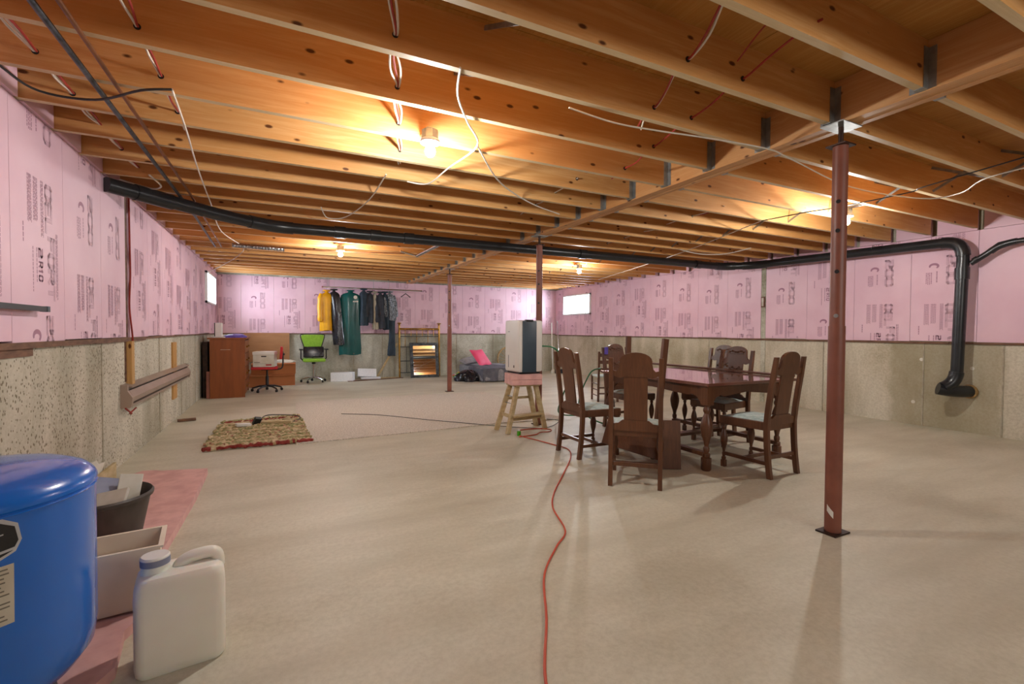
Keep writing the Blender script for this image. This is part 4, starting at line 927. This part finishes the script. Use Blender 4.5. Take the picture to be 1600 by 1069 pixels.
garment('raincoat', .94, 2.10, 1.19, .28, .16, M['yellow'], 'bright yellow raincoat at the left end of the rail', R(12), (1, 0), .6, 1.05, -.0, 4, 2)
garment('overalls', 1.10, 2.13, .86, .24, .14, M['blackbag'], 'black shiny garment hanging beside the yellow raincoat', R(-20), (1, 0), .25, 1.0, .12, 5, 3)
tg_ = garment('green_coat', 1.47, 2.12, .62, .44, .16, M['teal'], 'long dark green rubber coat with white chest print', 0, (0, 0), .6, 1.08, -.02, 4, 4)
B().cyl((.10, -.082, -.14), (.10, -.088, -.14), .042, n=24).build('round_chest_logo', M['plywhite'], tg_)
b_ = B()
for i in range(4): b_.box(.045+i*.03, .068+i*.03, -.092, -.086, -.255, -.225)
b_.build('chest_lettering', M['plywhite'], tg_)
B().cyl((.06, -.08, -1.47), (.06, -.088, -1.47), .012, n=10).build('snap_button', M['chrome'], tg_)
garment('jacket', 1.77, 2.17, 1.32, .20, .2, M['navy'], 'dark navy jacket just right of the green coat', R(20), (0, 1), .55, 1.05, 0, 4, 5)
garment('jacket', 1.92, 2.12, 1.38, .15, .2, M['charcoal'], 'short charcoal jacket between navy jacket and beige coat', R(10), (1, 0), .5, 1.0, 0, 4, 6)
garment('coat', 2.03, 2.11, 1.23, .14, .18, M['beige'], 'beige coat in the middle of the rail', R(8), (0, 0), .7, 1.05, .02, 3, 7)
garment('jacket', 2.16, 2.11, 1.24, .19, .22, M['charcoal'], 'dark jacket just right of the beige coat', R(15), (1, 1), .62, 1.0, .03, 5, 8)
garment('jacket', 2.27, 2.12, 1.22, .14, .2, M['navy'], 'narrow dark navy jacket before the patterned one', R(25), (0, 1), .7, .9, .04, 5, 9)
garment('jacket', 2.38, 2.13, 1.45, .22, .2, M['camo'], 'black jacket with pale grey mottled pattern at the right of the clothes', R(10), (1, 1), .5, 1.0, .06, 5, 10)
garment('trousers', 2.46, 1.98, .58, .15, .13, M['navy'], 'long dark trousers hanging lowest at the right of the clothes', R(10), (0, 0), .5, 1.25, -.03, 3, 11, False)
t = empty('clothes_hanger', (2.78, 11.7, 2.06), label='empty black hanger at the right end of the rail', category='hanger')
B().tube([(-.12, 0, -.03), (0, 0, .06), (.12, 0, -.03)], .012, 8).build('shoulder_bar', M['black'], t, True); B().tube([(-.12, 0, -.03), (.12, 0, -.03)], .003, 6).build('trouser_bar', M['galv'], t, True)
B().tube(smooth_pts([(0, 0, .06), (0, 0, .12), (0, .018, .15), (0, 0, .163), (0, -.018, .15)], 4), .003, 6).build('hook', M['galv'], t, True)

# ------------------------------------------------------------ things along the back wall
B().rbox((1.29, 11.68, .105), (.5, .26, .21), (0, 0, R(-18))).build('foam_block', M['styro'], label='larger white foam block on the floor under the clothes', category='foam block', bev=.008)
B().rbox((1.88, 11.93, .15), (.44, .1, .20), (R(-22), R(3), 0)).build('foam_block', M['styro'], label='smaller white foam slab leaning behind the floor boards', category='foam block', bev=.006)
B().rbox((1.95, 11.82, .035), (.46, .16, .04), (0, 0, R(-4))).build('foam_block', M['styro'], label='thin white foam strip lying on the floor boards', category='foam block', bev=.004)
slab('floor_board', (1.38, 11.50, .008), (2.74, 11.86, .008), .10, .014, M['sill'], (0, 0, 1), label='long reddish board lying on the floor below the back wall', category='board')
slab('floor_board', (1.75, 11.96, .010), (2.66, 12.0, .010), .10, .018, M['ladder'], (0, 0, 1), label='pale board lying on the floor beside the brass bedstead', category='board')
slab('leaning_board', (2.14, 12.02, .03), (2.66, 12.13, .87), .05, .025, M['ladder'], (0, 1, 0), label='pale board leaning diagonally against the back wall', category='board')
t = empty('brass_bedstead', (2.70, 12.0, 0), label='brass bedstead headboard leaning on the back wall', category='bed')
for x, dx in ((0, .0), (1.05, .0)):
    B().cyl((x, 0, 0), (x, .06, 1.33), .024, n=14).build('post', M['brass'], t, True); B().lathe([(.03, 1.33), (.02, 1.36), (.06, 1.385), (.06, 1.395), (.02, 1.405), (0, 1.41)], (x, .06, 0), 14).build('finial', M['brass'], t, True)
B().cyl((0, .05, 1.24), (1.05, .05, 1.24), .026, n=12).build('top_rail', M['brass'], t, True)
for z in (1.05, .78, .42, .12): B().cyl((0, .04*z, z), (1.05, .04*z, z), .010, n=8).build('cross_rail', M['iron'], t, True)
for k in range(6): B().cyl((.15+.15*k, .045, 1.05 if k % 2 else .78), (.15+.15*k, .05, 1.24), .009, n=8).build('spindle', M['brass'], t, True)
for k in range(5): B().cyl((.18+.17*k, .01, .12), (.18+.17*k, .04, .78), .007, n=8).build('spindle', M['iron'], t, True)
t = empty('ornate_mirror', (2.93, 11.78, 0), label='dark ornate framed mirror leaning in front of the brass bedstead', category='mirror')
t.rotation_euler = (R(-10), 0, R(-1))
fo = B(); Wm, Hm = .74, .9
for a0, a1, c0, c1_ in ((0, Wm, 0, .07), (0, Wm, Hm-.08, Hm), (0, .08, .07, Hm-.08), (Wm-.08, Wm, .07, Hm-.08)): fo.box(a0, a1, -.02, .02, c0, c1_)
fr0 = fo.build('frame', M['iron'], t, bev=.006)
sc = B()
for k in range(9):
    for z in (.035, Hm-.04): sc.tube([(.05+.08*k+.03*math.cos(a), -.022, z+.03*math.sin(a)) for a in [i*.9 for i in range(7)]], .008, 6, True)
for k in range(9):
    for x in (.04, Wm-.04): sc.tube([(x+.03*math.cos(a), -.022, .1+.085*k+.03*math.sin(a)) for a in [i*.9 for i in range(7)]], .008, 6, True)
sc.build('scrollwork', M['iron'], t, True)
B().box(.08, Wm-.08, -.008, .0, .07, Hm-.08).build('mirror_glass', M['mirror'], t)
# bed on the floor
t = empty('mattress', (4.2, 10.08, 0), R(-2), label='low grey mattress on the floor in the far right corner', category='mattress')
B().rbox((.6, .93, .16), (1.2, 1.85, .30)).build('mattress_body', M['mattress'], t, True, bev=.05)
def drape(name, x0, x1, y0, y1, z, dz, mat, **tg):
    b_ = B(); nx, ny = 30, 24; vs = []
    for i in range(nx+1):
        for j in range(ny+1):
            a, c = i/nx, j/ny; x_ = x0+(x1-x0)*a; y_ = y0+(y1-y0)*c; zz_ = z+.01*math.sin(a*17+c*5)+.008*math.sin(c*23+a*9)
            if c < .3: k = (1-c/.3); y_ = y0+(y1-y0)*.3-.035-.01*math.sin(a*40); zz_ = z-dz*k; y_ -= .03*math.sin(a*25)*k
            if a < .12: k2 = 1-a/.12; x_ = x0+(x1-x0)*.12-.03; zz_ = min(zz_, z-dz*k2*(.75+.25*math.sin(c*9)))
            vs.append((x_, y_, zz_))
    b_.add(vs, [(i*(ny+1)+j, (i+1)*(ny+1)+j, (i+1)*(ny+1)+j+1, i*(ny+1)+j+1) for i in range(nx) for j in range(ny)]); return b_.build(name, mat, smooth=True, **tg)
drape('blanket', 4.06, 5.42, 9.72, 11.0, .335, .31, M['blanket'], label='dark grey blanket draped over the near end of the mattress', category='blanket')
def pillow(name, c, s, rot, mat, **tg):
    b_ = B(); n = 10; vs = []
    for sg in (1, -1):
        for i in range(n+1):
            for j in range(n+1):
                a, c_ = i/n*2-1, j/n*2-1; e = (1-abs(a)**3.2)*(1-abs(c_)**3.2); pin = 1-.08*(1-abs(a))*abs(c_)**2
                vs.append((s[0]/2*a*(1-.07*(1-c_*c_)*abs(a)**8*0), s[1]/2*c_*pin, sg*s[2]/2*max(e, 0)**.6))
    m_ = n+1; fs = []
    for q in (0, 1): fs += [(q*m_*m_+i*m_+j, q*m_*m_+(i+1)*m_+j, q*m_*m_+(i+1)*m_+j+1, q*m_*m_+i*m_+j+1) for i in range(n) for j in range(n)]
    b_.add(vs, fs); o = b_.build(name, mat, smooth=True, **tg); o.location = c; o.rotation_euler = rot; return o
pillow('pillow', (4.42, 11.45, .43), (.55, .34, .16), (R(12), R(-8), R(10)), M['greypil'], label='pale grey pillow at the head of the mattress', category='pillow')
pillow('cushion', (4.52, 11.0, .53), (.50, .52, .10), (R(48), 0, R(28)), M['pinkcush'], label='hot pink square cushion leaning on the mattress', category='cushion')
lump('garbage_bag', (4.0, 10.55, 0), (.26, .26, .27), M['blackbag'], 11, 20, .28, label='heap of black bag with dark clothes beside the mattress', category='bag')
t = empty('artificial_flowers', (3.72, 10.62, 0), label='small bunch of yellow and pink flowers behind the far post', category='flowers')
for i in range(9):
    a = i*.7; p_ = (.07*math.cos(a)*(.5+i/12), .06*math.sin(a), .05+.02*i)
    B().tube([(0, 0, .0), p_], .003, 5).build('stem', M['green'], t, True)
    B().lathe([(0, -.012), (.02, -.004), (.024, .006), (.012, .012), (0, .01)], p_, 8).build('blossom', [M['yellow'], M['pinkcush'], M['plywhite'], M['greenfab']][i % 4], t, True)
t = empty('rattan_hoop', (5.78, 11.85, 0), label='round rattan hoop leaning on the back wall behind the dehumidifier', category='hoop')
B().tube([(.36*math.cos(i*math.pi/20), .1*(1+math.sin(i*math.pi/20))*.9, .38+.36*math.sin(i*math.pi/20)) for i in range(40)], .022, 8, True).build('hoop', M['wicker'], t, True)
for k in range(8): a = k*math.pi/8; B().tube([(.36*math.cos(a), .09*(1+math.sin(a)), .38+.36*math.sin(a)), (-.36*math.cos(a), .09*(1-math.sin(a)), .38-.36*math.sin(a))], .007, 6).build('spoke', M['wicker'], t, True)
t = empty('broom', (7.12, 11.4, 0), R(0), label='broom with a dark head standing in the far right corner', category='broom')
B().cyl((0, 0, .12), (.05, .25, 1.5), .013, n=10).build('handle', M['chrome'], t, True); B().rbox((0, 0, .06), (.3, .06, .12)).build('broom_head', M['navy'], t, bev=.01)
t = empty('mop', (6.98, 11.55, 0), R(0), label='pale mop pole leaning beside the broom in the far right corner', category='mop')
B().cyl((0, 0, .02), (.12, .3, 1.45), .014, n=10).build('handle', M['white'], t, True); lump('mop_head', (0, 0, 0), (.06, .06, .12), M['plywhite'], 9, 8).parent = t
# scraps
B().rbox((-1.12, 7.35, .02), (.2, .06, .03), (0, 0, .2)).build('wood_offcut', M['sill'], label='short dark offcut on the floor at the foot of the left wall', category='board', bev=.004)
